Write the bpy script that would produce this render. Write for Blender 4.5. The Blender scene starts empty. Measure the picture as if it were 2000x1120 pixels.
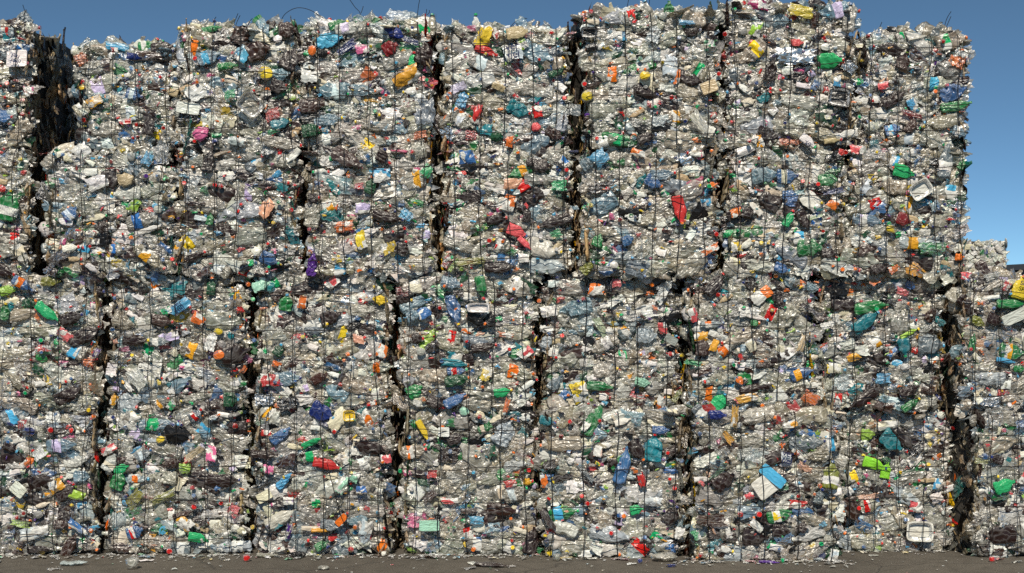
import bpy, math, random
import numpy as np
from mathutils import Matrix, Vector

random.seed(7)
rng = np.random.default_rng(7)
R = math.radians
S = bpy.context.scene
COL = S.collection

# ------------------------------------------------------------------ camera
D, EYE, PPM, HOR = 10.4, 1.88, 250.0, 615.0        # distance to wall, eye height, photo px per metre on the wall, horizon row
cam = bpy.data.cameras.new("camera")
cam.sensor_width = 36.0
cam.lens = 36.0 * 2600.0 / 2000.0
cam.shift_y = (HOR - 560.0) / 2000.0
cam.clip_start, cam.clip_end = 0.1, 3000.0
co = bpy.data.objects.new("camera", cam)
COL.objects.link(co)
co.location = (0.0, -D, EYE)
co.rotation_euler = (R(90), 0, 0)
S.camera = co

# ------------------------------------------------------------------ light
SUN_EL, SUN_AZ = 47.0, 184.0
w = bpy.data.worlds.new("World"); S.world = w; w.use_nodes = True
nt = w.node_tree; nt.nodes.clear()
sky = nt.nodes.new("ShaderNodeTexSky"); sky.sky_type = 'NISHITA'; sky.sun_disc = False
sky.sun_elevation = R(SUN_EL); sky.sun_rotation = R(SUN_AZ)
sky.altitude = 8000; sky.air_density = 0.9; sky.dust_density = 0.5; sky.ozone_density = 5.0
bg = nt.nodes.new("ShaderNodeBackground"); bg.inputs[1].default_value = 0.118
wo = nt.nodes.new("ShaderNodeOutputWorld")
skt = nt.nodes.new("ShaderNodeMix"); skt.data_type = 'RGBA'; skt.blend_type = 'MULTIPLY'; skt.inputs[0].default_value = 1.0
skt.inputs[7].default_value = (1.04, 1.10, 0.86, 1)
nt.links.new(sky.outputs[0], skt.inputs[6]); nt.links.new(skt.outputs[2], bg.inputs[0]); nt.links.new(bg.outputs[0], wo.inputs[0])
sl = bpy.data.lights.new("sun", 'SUN'); sl.energy = 4.6; sl.angle = R(0.5); sl.color = (1.0, 0.92, 0.78)
so = bpy.data.objects.new("sun", sl); COL.objects.link(so)
sd = Vector((math.sin(R(SUN_AZ)) * math.cos(R(SUN_EL)), math.cos(R(SUN_AZ)) * math.cos(R(SUN_EL)), math.sin(R(SUN_EL))))
so.rotation_euler = sd.to_track_quat('Z', 'Y').to_euler()
so.location = (-3, -20, 20)
S.view_settings.view_transform = 'Standard'; S.view_settings.look = 'None'
S.view_settings.exposure = 0.0; S.view_settings.gamma = 1.0
cy = S.cycles
cy.max_bounces = 7; cy.diffuse_bounces = 3; cy.glossy_bounces = 2; cy.transmission_bounces = 4
cy.transparent_max_bounces = 10
cy.caustics_reflective = False; cy.caustics_refractive = False
cy.use_denoising = False
cy.sample_clamp_direct = 5.0; cy.sample_clamp_indirect = 4.0
S.render.film_transparent = False

# ------------------------------------------------------------------ materials
def new_mat(name):
    m = bpy.data.materials.new(name); m.use_nodes = True
    m.node_tree.nodes.clear()
    return m, m.node_tree

def N(nt, typ, **kw):
    n = nt.nodes.new("ShaderNode" + typ)
    for k, v in kw.items():
        setattr(n, k, v)
    return n

def mathn(nt, op, a, b=None, c=None, clamp=False):
    n = N(nt, "Math", operation=op, use_clamp=clamp)
    for i, v in enumerate((a, b, c)):
        if v is None: continue
        if isinstance(v, (int, float)): n.inputs[i].default_value = v
        else: nt.links.new(v, n.inputs[i])
    return n.outputs[0]

def ramp(nt, fac, stops):
    n = N(nt, "ValToRGB")
    while len(n.color_ramp.elements) < len(stops): n.color_ramp.elements.new(0.5)
    for e, (p, c) in zip(n.color_ramp.elements, stops):
        e.position = p; e.color = c if len(c) == 4 else (*c, 1)
    nt.links.new(fac, n.inputs[0])
    return n.outputs[0]

def mixc(nt, fac, a, b, blend='MIX'):
    n = N(nt, "Mix", data_type='RGBA', blend_type=blend)
    for i, v in ((0, fac), (6, a), (7, b)):
        if isinstance(v, (int, float)): n.inputs[i].default_value = v
        elif isinstance(v, tuple): n.inputs[i].default_value = (*v, 1)[:4]
        else: nt.links.new(v, n.inputs[i])
    return n.outputs[2]

def plastic(name, src, printed=False, gloss=1.0):
    """Crumpled thin plastic. Colour = the piece's own colour, alpha = how opaque that plastic is."""
    m, nt = new_mat(name); L = nt.links.new
    if src == 'obj':
        oi = N(nt, "ObjectInfo"); colr, alp, rnd = oi.outputs["Color"], oi.outputs["Alpha"], oi.outputs["Random"]
    else:
        at = N(nt, "Attribute", attribute_name="tint"); colr, alp = at.outputs["Color"], at.outputs["Alpha"]
        oi = N(nt, "ObjectInfo"); rnd = oi.outputs["Random"]
    tc = N(nt, "TexCoord")
    off = N(nt, "VectorMath", operation='SCALE'); off.inputs[0].default_value = (37.1, 91.7, 53.3); L(rnd, off.inputs[3])
    add = N(nt, "VectorMath", operation='ADD'); L(tc.outputs["Object"], add.inputs[0]); L(off.outputs[0], add.inputs[1])
    P = add.outputs[0]
    clear = mathn(nt, 'SUBTRACT', 1.0, alp, clamp=True)
    n1 = N(nt, "TexNoise"); n1.inputs["Scale"].default_value = 14; n1.inputs["Detail"].default_value = 3; L(P, n1.inputs["Vector"])
    wv = N(nt, "VectorMath", operation='SCALE'); L(n1.outputs["Color"], wv.inputs[0]); wv.inputs[3].default_value = 0.06
    wa = N(nt, "VectorMath", operation='ADD'); L(P, wa.inputs[0]); L(wv.outputs[0], wa.inputs[1])
    vo = N(nt, "TexVoronoi", feature='DISTANCE_TO_EDGE'); vo.inputs["Scale"].default_value = 22
    mpc = N(nt, "Mapping"); mpc.inputs["Scale"].default_value = (0.45, 1.35, 1.0); L(wa.outputs[0], mpc.inputs[0])
    vf = N(nt, "TexVoronoi", feature='F1'); vf.inputs["Scale"].default_value = 26; L(mpc.outputs[0], vf.inputs["Vector"]); L(mpc.outputs[0], vo.inputs["Vector"])
    crease = ramp(nt, vo.outputs["Distance"], [(0.0, (1, 1, 1)), (0.07, (0.6, 0.6, 0.6)), (0.17, (0, 0, 0))])
    h = mathn(nt, 'ADD', mathn(nt, 'MULTIPLY', vf.outputs["Distance"], 0.85), mathn(nt, 'MULTIPLY', n1.outputs["Fac"], 0.9))
    h = mathn(nt, 'ADD', h, mathn(nt, 'MULTIPLY', crease, 0.45))
    bu = N(nt, "Bump"); bu.inputs["Distance"].default_value = 0.02; L(h, bu.inputs["Height"])
    if printed: bu.inputs["Strength"].default_value = 0.25
    else: L(mathn(nt, 'ADD', 0.30, mathn(nt, 'MULTIPLY', clear, 0.30), clamp=True), bu.inputs["Strength"])
    n2 = N(nt, "TexNoise"); n2.inputs["Scale"].default_value = 9; n2.inputs["Detail"].default_value = 3; L(P, n2.inputs["Vector"])
    dirt = ramp(nt, n2.outputs["Fac"], [(0.5, (0, 0, 0)), (0.68, (1, 1, 1))])
    tint = mixc(nt, mathn(nt, 'MULTIPLY', dirt, 0.28), colr, mixc(nt, 1.0, colr, (0.55, 0.45, 0.32), 'MULTIPLY'))
    if printed:
        vp = N(nt, "TexVoronoi", feature='F1', distance='CHEBYCHEV'); vp.inputs["Scale"].default_value = 13; L(P, vp.inputs["Vector"])
        sel = N(nt, "SeparateColor"); L(vp.outputs["Color"], sel.inputs[0])
        blk = ramp(nt, sel.outputs[0], [(0.62, (0, 0, 0)), (0.63, (1, 1, 1))])
        tint = mixc(nt, blk, tint, (0.74, 0.73, 0.68))
        wa2 = N(nt, "TexNoise"); wa2.inputs["Scale"].default_value = 70; wa2.inputs["Detail"].default_value = 1
        mp = N(nt, "Mapping"); mp.inputs["Scale"].default_value = (0.8, 2.6, 1); L(P, mp.inputs[0]); L(mp.outputs[0], wa2.inputs["Vector"])
        ink = ramp(nt, wa2.outputs["Fac"], [(0.60, (0, 0, 0)), (0.63, (1, 1, 1))])
        blk2 = ramp(nt, sel.outputs[1], [(0.45, (0, 0, 0)), (0.46, (1, 1, 1))])
        tint = mixc(nt, mathn(nt, 'MULTIPLY', mathn(nt, 'MULTIPLY', ink, blk2), 0.75), tint, mixc(nt, 1.0, colr, (0.12, 0.1, 0.2), 'MULTIPLY'))
    # stress-whitened creases on clear plastic
    wht = mathn(nt, 'MULTIPLY', mathn(nt, 'MULTIPLY', crease, clear), 0.75)
    dcol = mixc(nt, wht, tint, (0.82, 0.81, 0.77))
    dif = N(nt, "BsdfDiffuse"); L(dcol, dif.inputs[0]); L(bu.outputs[0], dif.inputs["Normal"])
    trl = N(nt, "BsdfTranslucent"); L(dcol, trl.inputs[0]); L(bu.outputs[0], trl.inputs["Normal"])
    mb = N(nt, "MixShader"); L(mathn(nt, 'ADD', 0.06, mathn(nt, 'MULTIPLY', clear, 0.3)), mb.inputs[0]); L(dif.outputs[0], mb.inputs[1]); L(trl.outputs[0], mb.inputs[2])
    ga = N(nt, "Gamma"); L(tint, ga.inputs[0]); ga.inputs[1].default_value = 0.45
    tr = N(nt, "BsdfTransparent"); L(ga.outputs[0], tr.inputs[0])
    op = mathn(nt, 'ADD', alp, mathn(nt, 'MULTIPLY', clear, mathn(nt, 'MULTIPLY', mathn(nt, 'SUBTRACT', n1.outputs["Fac"], 0.5), 1.1)))
    op = mathn(nt, 'ADD', op, mathn(nt, 'MULTIPLY', wht, 0.5), clamp=True)
    mo = N(nt, "MixShader"); L(op, mo.inputs[0]); L(tr.outputs[0], mo.inputs[1]); L(mb.outputs[0], mo.inputs[2])
    gl = N(nt, "BsdfGlossy"); gl.inputs["Color"].default_value = (0.95, 0.95, 0.95, 1); gl.inputs["Roughness"].default_value = 0.35 if not printed else 0.32
    L(bu.outputs[0], gl.inputs["Normal"])
    fr = N(nt, "Fresnel"); fr.inputs[0].default_value = 1.5; L(bu.outputs[0], fr.inputs["Normal"])
    ff = mathn(nt, 'ADD', mathn(nt, 'MULTIPLY', fr.outputs[0], 0.8 * gloss), mathn(nt, 'MULTIPLY', clear, 0.10 * gloss), clamp=True)
    mf = N(nt, "MixShader"); L(ff, mf.inputs[0]); L(mo.outputs[0], mf.inputs[1]); L(gl.outputs[0], mf.inputs[2])
    out = N(nt, "OutputMaterial"); L(mf.outputs[0], out.inputs[0])
    return m

def simple(name, color, rough=0.5, metal=0.0, bump=0.0, bscale=40, var=0.0):
    m, nt = new_mat(name); L = nt.links.new
    b = N(nt, "BsdfPrincipled"); b.inputs["Roughness"].default_value = rough; b.inputs["Metallic"].default_value = metal
    tc = N(nt, "TexCoord"); no = N(nt, "TexNoise"); no.inputs["Scale"].default_value = bscale; no.inputs["Detail"].default_value = 5
    L(tc.outputs["Object"], no.inputs["Vector"])
    c2 = tuple(x * (1 - var) for x in color)
    L(mixc(nt, no.outputs["Fac"], color, c2), b.inputs["Base Color"])
    if bump:
        bu = N(nt, "Bump"); bu.inputs["Strength"].default_value = bump; bu.inputs["Distance"].default_value = 0.02
        L(no.outputs["Fac"], bu.inputs["Height"]); L(bu.outputs[0], b.inputs["Normal"])
    out = N(nt, "OutputMaterial"); L(b.outputs[0], out.inputs[0])
    return m

M_PL = plastic("crumpled_plastic", 'obj')
M_PS = plastic("compressed_plastic", 'attr')
M_SIDE = plastic("dusty_shade_tinted_plastic", 'attr', gloss=0.2)  # duller from dust; its piece tints also carry painted shade
M_PR = plastic("printed_plastic", 'obj', printed=True)
M_FOIL = simple("silver_foil", (0.78, 0.78, 0.78), 0.22, 1.0, 0.6, 30, 0.1)
M_WIRE = simple("tie_wire_steel", (0.016, 0.012, 0.010), 0.6, 0.3, 0, 60, 0.5)
M_CORE = simple("bale_core", (0.085, 0.075, 0.062), 0.7, 0, 0.8, 22, 0.8)
M_INK = simple("dark_ink", (0.015, 0.02, 0.08), 0.4)
M_ROOF = simple("dark_roof", (0.030, 0.036, 0.045), 0.5, 0, 0.2, 3, 0.4)
M_HALL = simple("hall_wall", (0.10, 0.11, 0.12), 0.7, 0, 0.1, 2, 0.4)

def ground_mat():
    m, nt = new_mat("worn_asphalt"); L = nt.links.new
    b = N(nt, "BsdfPrincipled"); b.inputs["Roughness"].default_value = 0.8
    tc = N(nt, "TexCoord"); P = tc.outputs["Object"]
    def noise(s, d=4):
        n = N(nt, "TexNoise"); n.inputs["Scale"].default_value = s; n.inputs["Detail"].default_value = d; L(P, n.inputs["Vector"]); return n
    a, f, g = noise(0.9, 5), noise(90, 3), noise(9, 5)
    base = mixc(nt, a.outputs["Fac"], (0.054, 0.047, 0.038), (0.150, 0.133, 0.110))
    base = mixc(nt, mathn(nt, 'MULTIPLY', ramp(nt, g.outputs["Fac"], [(0.45, (0, 0, 0)), (0.7, (1, 1, 1))]), 0.5), base, (0.05, 0.043, 0.034))
    base = mixc(nt, 0.6, base, ramp(nt, f.outputs["Fac"], [(0.3, (0.3, 0.3, 0.3)), (0.5, (1, 1, 1)), (0.72, (2.0, 1.95, 1.8))]), 'MULTIPLY')
    wv = N(nt, "VectorMath", operation='SCALE'); L(a.outputs["Color"], wv.inputs[0]); wv.inputs[3].default_value = 0.9
    wa = N(nt, "VectorMath", operation='ADD'); L(P, wa.inputs[0]); L(wv.outputs[0], wa.inputs[1])
    vo = N(nt, "TexVoronoi", feature='DISTANCE_TO_EDGE'); vo.inputs["Scale"].default_value = 0.55; L(wa.outputs[0], vo.inputs["Vector"])
    crack = ramp(nt, vo.outputs["Distance"], [(0.0, (1, 1, 1)), (0.008, (0, 0, 0))])
    base = mixc(nt, mathn(nt, 'MULTIPLY', crack, 0.6), base, (0.025, 0.022, 0.02))
    L(base, b.inputs["Base Color"])
    bu = N(nt, "Bump"); bu.inputs["Strength"].default_value = 0.6; bu.inputs["Distance"].default_value = 0.01
    L(mathn(nt, 'SUBTRACT', mathn(nt, 'ADD', f.outputs["Fac"], g.outputs["Fac"]), crack), bu.inputs["Height"]); L(bu.outputs[0], b.inputs["Normal"])
    out = N(nt, "OutputMaterial"); L(b.outputs[0], out.inputs[0])
    return m
M_GROUND = ground_mat()

# ------------------------------------------------------------------ colours: linear base colour + opacity of the plastic
C = dict(
    clear=(0.75, 0.72, 0.60, 0.36), cleargrey=(0.55, 0.53, 0.44, 0.35), clearwarm=(0.66, 0.58, 0.42, 0.39), milk=(0.78, 0.77, 0.70, 0.70),
    brown=(0.050, 0.015, 0.007, 0.80), dkbrown=(0.022, 0.008, 0.006, 0.86), green=(0.015, 0.26, 0.06, 0.72), dkgreen=(0.008, 0.085, 0.03, 0.85),
    blue=(0.035, 0.17, 0.46, 0.70), ltblue=(0.30, 0.50, 0.64, 0.50), skyblue=(0.08, 0.42, 0.70, 0.95), navy=(0.010, 0.025, 0.17, 0.95),
    paleblue=(0.62, 0.70, 0.74, 0.55), red=(0.62, 0.018, 0.014, 1.0), dkred=(0.20, 0.008, 0.010, 0.95), orange=(0.85, 0.19, 0.015, 1.0),
    yellow=(0.86, 0.62, 0.025, 1.0), lime=(0.36, 0.60, 0.05, 0.85), limegreen=(0.28, 0.72, 0.03, 1.0), teal=(0.015, 0.23, 0.28, 0.85),
    white=(0.80, 0.79, 0.74, 1.0), black=(0.010, 0.010, 0.011, 1.0), pink=(0.74, 0.14, 0.32, 1.0), magenta=(0.36, 0.012, 0.12, 1.0),
    purple=(0.09, 0.025, 0.22, 1.0), grey=(0.34, 0.34, 0.32, 0.8), slate=(0.22, 0.28, 0.32, 0.6), tan=(0.56, 0.43, 0.25, 1.0),
    amber=(0.82, 0.40, 0.025, 1.0), coral=(0.76, 0.10, 0.11, 1.0), mint=(0.36, 0.68, 0.50, 1.0), sage=(0.40, 0.48, 0.32, 1.0),
    olive=(0.26, 0.27, 0.03, 0.75), lilac=(0.62, 0.54, 0.76, 1.0), cream=(0.72, 0.66, 0.50, 1.0), kelly=(0.012, 0.42, 0.14, 1.0),
    silver=(0.8, 0.8, 0.8, 1.0), peach=(0.80, 0.42, 0.25, 1.0))
CNAME = dict(clear="clear", cleargrey="clear", clearwarm="clear", milk="milky white", brown="dark brown", dkbrown="dark brown", green="green", dkgreen="dark green",
    blue="blue", ltblue="pale blue", skyblue="sky blue", navy="navy blue", paleblue="pale blue", red="red", dkred="dark red", orange="orange",
    yellow="yellow", lime="lime green", limegreen="bright lime green", teal="teal", white="white", black="black", pink="pink", magenta="magenta",
    purple="purple", grey="grey", slate="slate blue", tan="tan", amber="amber", coral="coral red", mint="mint green", sage="sage green",
    olive="olive green", lilac="lilac", cream="cream", kelly="bright green", silver="silver", peach="peach")

# ------------------------------------------------------------------ prototype shapes (all quads, real size, x length, y width, z outward)
def grid_faces(n, m, wrap):
    f = []
    mm = m if wrap else m - 1
    for i in range(n - 1):
        for j in range(mm):
            k = (j + 1) % m
            f.append((i * m + j, i * m + k, (i + 1) * m + k, (i + 1) * m + j))
    return np.array(f, dtype=np.int64)

def crumple(V, r, amp=0.005, folds=3, wl=(0.02, 0.07), bend=0.15, n=7, zmax=None):
    V = V.copy()
    for _ in range(folds):
        a = r.uniform(0, math.pi); nx, ny = math.cos(a), math.sin(a)
        q = V[:, 0] * nx + V[:, 1] * ny - r.uniform(-0.06, 0.06)
        V[:, 2] += r.uniform(-bend, bend) * np.abs(q)
    for _ in range(n):
        k = r.normal(size=3); k /= np.linalg.norm(k); k *= 2 * math.pi / r.uniform(*wl) * 0.5
        d = r.normal(size=3); d /= np.linalg.norm(d); d[2] *= 1.3
        V += np.outer(np.abs(np.sin(V @ k + r.uniform(0, 6.28))) - 0.62, d) * amp
    if zmax:
        h = np.ptp(V[:, 2])
        if h > zmax: V[:, 2] *= zmax / h
    return V

def lathe_x(prof, m, sy=1.0, sz=1.0, expo=2.0):
    th = np.linspace(0, 2 * math.pi, m, endpoint=False)
    c, s = np.cos(th), np.sin(th)
    c = np.sign(c) * np.abs(c) ** (2 / expo); s = np.sign(s) * np.abs(s) ** (2 / expo)
    V = []
    for x, rad in prof:
        V.append(np.stack([np.full(m, x), rad * c * sy, rad * s * sz], 1))
    return np.concatenate(V), grid_faces(len(prof), m, True)

def proto_bottle(r, n=30, m=22, kind='soda', flat=0.42, amp=0.006):
    L = {'soda': 0.30, 'water': 0.27, 'small': 0.21}[kind]; W = {'soda': 0.050, 'water': 0.045, 'small': 0.036}[kind]
    prof = []
    for i in range(n):
        t = i / (n - 1)
        if t < 0.04: rad = W * (0.55 + t / 0.04 * 0.4)
        elif t < 0.62:
            rad = W
            if kind == 'water': rad *= 1 - 0.07 * (i % 2)
            if kind == 'soda': rad *= 1 - 0.14 * math.exp(-((t - 0.28) / 0.06) ** 2)
        elif t < 0.88:
            u = (t - 0.62) / 0.26; rad = W * (1 - u) ** 0.8 * 0.74 + W * 0.26
        else: rad = W * 0.26
        prof.append((t * L - L / 2, rad))
    prof = [(-L / 2, 1e-4)] + prof + [(L / 2, 1e-4)]
    V, F = lathe_x(prof, m, 1.25, flat)
    V[:, 1] += r.uniform(-0.6, 0.6) * V[:, 0] ** 2
    V = crumple(V, r, amp, 3, (0.03, 0.09), 0.10)
    V = crumple(V, r, amp * 0.28, 0, (0.025, 0.05), 0, 7, zmax=0.050)
    return V, F

def proto_jug(r, n=20, m=20, amp=0.006):
    L, W = 0.26, 0.062
    prof = [(-L / 2, 1e-4), (-L / 2, W * 0.85)]
    for i in range(n):
        t = i / (n - 1)
        rad = W if t < 0.55 else (W * (1 - ((t - 0.55) / 0.3) ** 1.6 * 0.68) if t < 0.85 else W * 0.3)
        prof.append((-L / 2 + 0.008 + t * (L - 0.01), rad))
    prof.append((L / 2, 1e-4))
    V, F = lathe_x(prof, m, 1.15, 0.5, 2.8)
    V[:, 1] -= 0.25 * np.maximum(V[:, 0], 0) * r.uniform(0, 1)
    return crumple(V, r, amp, 3, (0.03, 0.10), 0.14, zmax=0.05), F

def proto_sheet(r, n=19, m=15, L=0.22, W=0.15, amp=0.011, irr=0.22):
    x, y = np.meshgrid(np.linspace(-1, 1, n), np.linspace(-1, 1, m), indexing='ij')
    x, y = x.ravel(), y.ravel()
    a = np.arctan2(y, x); rr = 1 + irr * (np.sin(2 * a + r.uniform(0, 6)) * 0.4 + np.sin(3 * a + r.uniform(0, 6)) * 0.3 + np.sin(7 * a + r.uniform(0, 6)) * 0.22 + np.sin(11 * a + r.uniform(0, 6)) * 0.2)
    q = np.maximum(np.abs(x), np.abs(y)); rr = 1 + (rr - 1) * q
    V = np.stack([x * L / 2 * rr, y * W / 2 * rr, -0.012 * (x ** 2 + y ** 2)], 1)
    V = crumple(V, r, amp, 5, (0.03, 0.10), 0.22)
    V = crumple(V, r, amp * 0.4, 0, (0.022, 0.045), 0, 6, zmax=0.038)
    return V, grid_faces(n, m, False)

def proto_rings(rings, m=16, expo=2.0, r=None, amp=0.0):
    th = np.linspace(0, 2 * math.pi, m, endpoint=False) + math.pi / m
    c, s = np.cos(th), np.sin(th)
    c = np.sign(c) * np.abs(c) ** (2 / expo); s = np.sign(s) * np.abs(s) ** (2 / expo)
    V = np.concatenate([np.stack([rx * c, ry * s, np.full(m, z)], 1) for rx, ry, z in rings])
    if r is not None and amp: V = crumple(V, r, amp, 2, (0.05, 0.15), 0.12)
    return V, grid_faces(len(rings), m, True)

def proto_lump(r, n=9, m=12):
    prof = [(-0.08, 1e-4)] + [(-0.08 + 0.16 * (i + 0.5) / n, 0.05 * math.sin(math.pi * (i + 0.7) / (n + 0.4)) ** 0.6) for i in range(n)] + [(0.08, 1e-4)]
    V, F = lathe_x(prof, m, 1.1, 0.6)
    return crumple(V, r, 0.012, 3, (0.03, 0.09), 0.2, zmax=0.06), F

class Proto:
    def __init__(self, vf, smooth=True, grid=None):
        self.V, self.F = vf
        c = (self.V.max(0) + self.V.min(0)) / 2
        self.V = self.V - c
        self.ext = self.V.max(0) - self.V.min(0)
        self.smooth = smooth; self.grid = grid; self._me = {}
    def mesh(self, name, mat):
        k = (name, mat.name)
        if k not in self._me:
            self._me[k] = make_mesh(name, self.V, self.F, mat, self.smooth)
        return self._me[k]

def make_mesh(name, V, F, mat, smooth=True, tint=None):
    me = bpy.data.meshes.new(name)
    V = np.asarray(V, np.float32); F = np.asarray(F, np.int32)
    me.vertices.add(len(V)); me.vertices.foreach_set("co", V.ravel())
    me.loops.add(F.size); me.loops.foreach_set("vertex_index", F.ravel())
    me.polygons.add(len(F))
    me.polygons.foreach_set("loop_start", np.arange(0, F.size, F.shape[1], dtype=np.int32))
    me.polygons.foreach_set("use_smooth", np.full(len(F), bool(smooth)) if not isinstance(smooth, np.ndarray) else smooth)
    if tint is not None:
        a = me.attributes.new("tint", 'FLOAT_COLOR', 'POINT')
        a.data.foreach_set("color", np.asarray(tint, np.float32).ravel())
    me.materials.append(mat)
    me.update(calc_edges=True)
    return me

rp = np.random.default_rng(11)
KINDS = ['soda', 'water', 'small']
P_PET = [Proto(proto_bottle(rp, kind=KINDS[i % 3], flat=rp.uniform(0.30, 0.5), amp=rp.uniform(0.004, 0.008)), smooth=(i % 5 < 4), grid=(32, 22)) for i in range(18)]
P_PETB = [Proto(proto_bottle(rp, kind=KINDS[i % 3], flat=rp.uniform(0.35, 0.5), amp=rp.uniform(0.003, 0.005)), smooth=True, grid=(32, 22)) for i in range(6)]
P_JUG = [Proto(proto_jug(rp), True) for i in range(5)]
P_SHEET = [Proto(proto_sheet(rp, amp=rp.uniform(0.006, 0.013)), smooth=(i % 2 == 0)) for i in range(9)]
P_LABEL = [Proto(proto_sheet(rp, 14, 10, 0.14, 0.09, 0.007, 0.16), True) for i in range(5)]
P_CARD = [Proto(proto_rings([(1e-4, 1e-4, 0.003), (0.085, 0.060, 0.003), (0.088, 0.063, 0.0), (0.085, 0.060, -0.003), (1e-4, 1e-4, -0.003)], 20, 9, rp, 0.0012), False) for i in range(3)]
P_TRAY = [Proto(proto_rings([(1e-4, 1e-4, 0.0), (0.062, 0.042, 0.0), (0.066, 0.046, 0.004), (0.078, 0.058, 0.030), (0.088, 0.067, 0.031), (0.088, 0.067, 0.027), (0.080, 0.060, 0.026), (0.064, 0.044, -0.003), (1e-4, 1e-4, -0.003)], 24, 5, rp, 0.002), False) for i in range(3)]
P_CUP = [Proto(proto_rings([(1e-4, 1e-4, 0.045), (0.040, 0.036, 0.045), (0.044, 0.040, 0.040), (0.040, 0.036, 0.0), (0.035, 0.031, -0.02), (1e-4, 1e-4, -0.02)], 16, 2, rp, 0.004), True) for i in range(2)]
P_CAP = [Proto(proto_rings([(1e-4, 1e-4, 0.017), (0.0135, 0.0135, 0.017), (0.0160, 0.0160, 0.0145), (0.0165, 0.0165, 0.0), (0.0140, 0.0140, 0.0), (0.0135, 0.0135, 0.012), (1e-4, 1e-4, 0.012)], 14), False)]
P_LUMP = [Proto(proto_lump(rp), smooth=(i % 2 == 0)) for i in range(5)]
# coarse versions for the compressed filling
F_PET = [Proto(proto_bottle(rp, n=14, m=12, kind=KINDS[i % 3], flat=rp.uniform(0.3, 0.5), amp=0.006), smooth=(i % 4 != 0)) for i in range(10)]
F_SHEET = [Proto(proto_sheet(rp, 10, 8, rp.uniform(0.10, 0.2), rp.uniform(0.07, 0.13), 0.010, 0.3), smooth=(i % 4 != 0)) for i in range(10)]
F_SCRAP = [Proto(proto_sheet(rp, 5, 4, rp.uniform(0.05, 0.09), rp.uniform(0.025, 0.05), 0.008, 0.5), smooth=False) for i in range(10)]
F_STRIP = [Proto(proto_sheet(rp, 8, 3, rp.uniform(0.15, 0.3), rp.uniform(0.025, 0.05), 0.009, 0.3), smooth=False) for i in range(6)]
F_CAP = [Proto(proto_rings([(1e-4, 1e-4, 0.016), (0.0145, 0.0145, 0.016), (0.0165, 0.0165, 0.013), (0.0165, 0.0165, 0.0)], 10), False)]

def smooth_arr(p): return np.full(len(p.F), p.smooth)

# ------------------------------------------------------------------ object helpers
def link(name, me, parent=None, M=None, color=None, label=None):
    o = bpy.data.objects.new(name, me)
    COL.objects.link(o)
    if parent is not None: o.parent = parent
    if M is not None: o.matrix_basis = M
    if color is not None: o.color = color
    if label: o["label"] = label
    return o

def empty(name, loc, rz=0.0):
    o = bpy.data.objects.new(name, None); COL.objects.link(o)
    o.empty_display_size = 0.2
    o.location = loc; o.rotation_euler = (0, 0, rz)
    return o

def tag(o, label=None, cat=None, group=None, kind=None):
    if label: o["label"] = label
    if cat: o["category"] = cat
    if group: o["group"] = group
    if kind: o["kind"] = kind
    return o

FACE = {'front': Matrix(((1, 0, 0), (0, 0, -1), (0, 1, 0))).to_4x4(),
        'right': Matrix(((0, 0, 1), (1, 0, 0), (0, 1, 0))).to_4x4(),
        'left': Matrix(((0, 0, -1), (-1, 0, 0), (0, 1, 0))).to_4x4(),
        'top': Matrix.Identity(4)}

def xf(face, pos, ang, tx, ty, sc):
    return Matrix.Translation(pos) @ FACE[face] @ Matrix.Rotation(ang, 4, 'Z') @ Matrix.Rotation(tx, 4, 'X') @ Matrix.Rotation(ty, 4, 'Y') @ Matrix.Diagonal((*sc, 1.0))

def jit(c, r=random, v=0.18):
    k = 1 + r.uniform(-v, v)
    return tuple(max(0.0, min(0.95, x * k * (1 + r.uniform(-0.05, 0.05)))) for x in c[:3]) + (max(0.0, min(1.0, c[3] + r.uniform(-0.06, 0.06))) if c[3] < 0.99 else 1.0,)

def tube(name, pts, rad, mat, parent=None, sides=5, closed=False):
    pts = [Vector(p) for p in pts]; n = len(pts)
    V = []
    for i, p in enumerate(pts):
        a = pts[(i - 1) % n] if (closed or i > 0) else p
        b = pts[(i + 1) % n] if (closed or i < n - 1) else p
        t = (b - a).normalized()
        u = t.cross(Vector((0.31, 0.17, 0.93)))
        if u.length < 0.05: u = t.cross(Vector((1, 0, 0)))
        u.normalize(); v = t.cross(u)
        for k in range(sides):
            an = 2 * math.pi * k / sides
            V.append(p + u * (rad * math.cos(an)) + v * (rad * math.sin(an)))
    F = []
    for i in range(n if closed else n - 1):
        j = (i + 1) % n
        for k in range(sides):
            l = (k + 1) % sides
            F.append((i * sides + k, i * sides + l, j * sides + l, j * sides + k))
    me = make_mesh(name, np.array([tuple(v) for v in V]), np.array(F), mat, True)
    return link(name, me, parent)

class Heap:
    """Collects many small pieces into one mesh with a colour per piece."""
    def __init__(self): self.V, self.F, self.T, self.S, self.n = [], [], [], [], 0
    def add(self, p, M, col):
        A = np.array(M)
        self.V.append(p.V @ A[:3, :3].T + A[:3, 3]); self.F.append(p.F + self.n)
        self.T.append(np.tile(np.array(col, np.float32), (len(p.V), 1))); self.S.append(smooth_arr(p)); self.n += len(p.V)
    def build(self, name, parent=None, zmin=None, mat=None):
        V = np.concatenate(self.V)
        if zmin is not None: V[:, 2] = np.maximum(V[:, 2], zmin)
        me = make_mesh(name, V, np.concatenate(self.F), mat or M_PS, np.concatenate(self.S), np.concatenate(self.T))
        return link(name, me, parent)

def px_world(px, py, yf):
    s = (D + yf) / D
    return (px - 1000.0) / PPM * s, EYE - (py - HOR) / PPM * s

# ------------------------------------------------------------------ what lies where on the faces (read off nine enlarged views of the photograph, 2000/700 zoom)
VIEW = {1: (0, 0), 2: (650, 0), 3: (1300, 0), 4: (0, 364), 5: (650, 364), 6: (1300, 364), 7: (0, 728), 8: (650, 728), 9: (1300, 728)}
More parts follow.
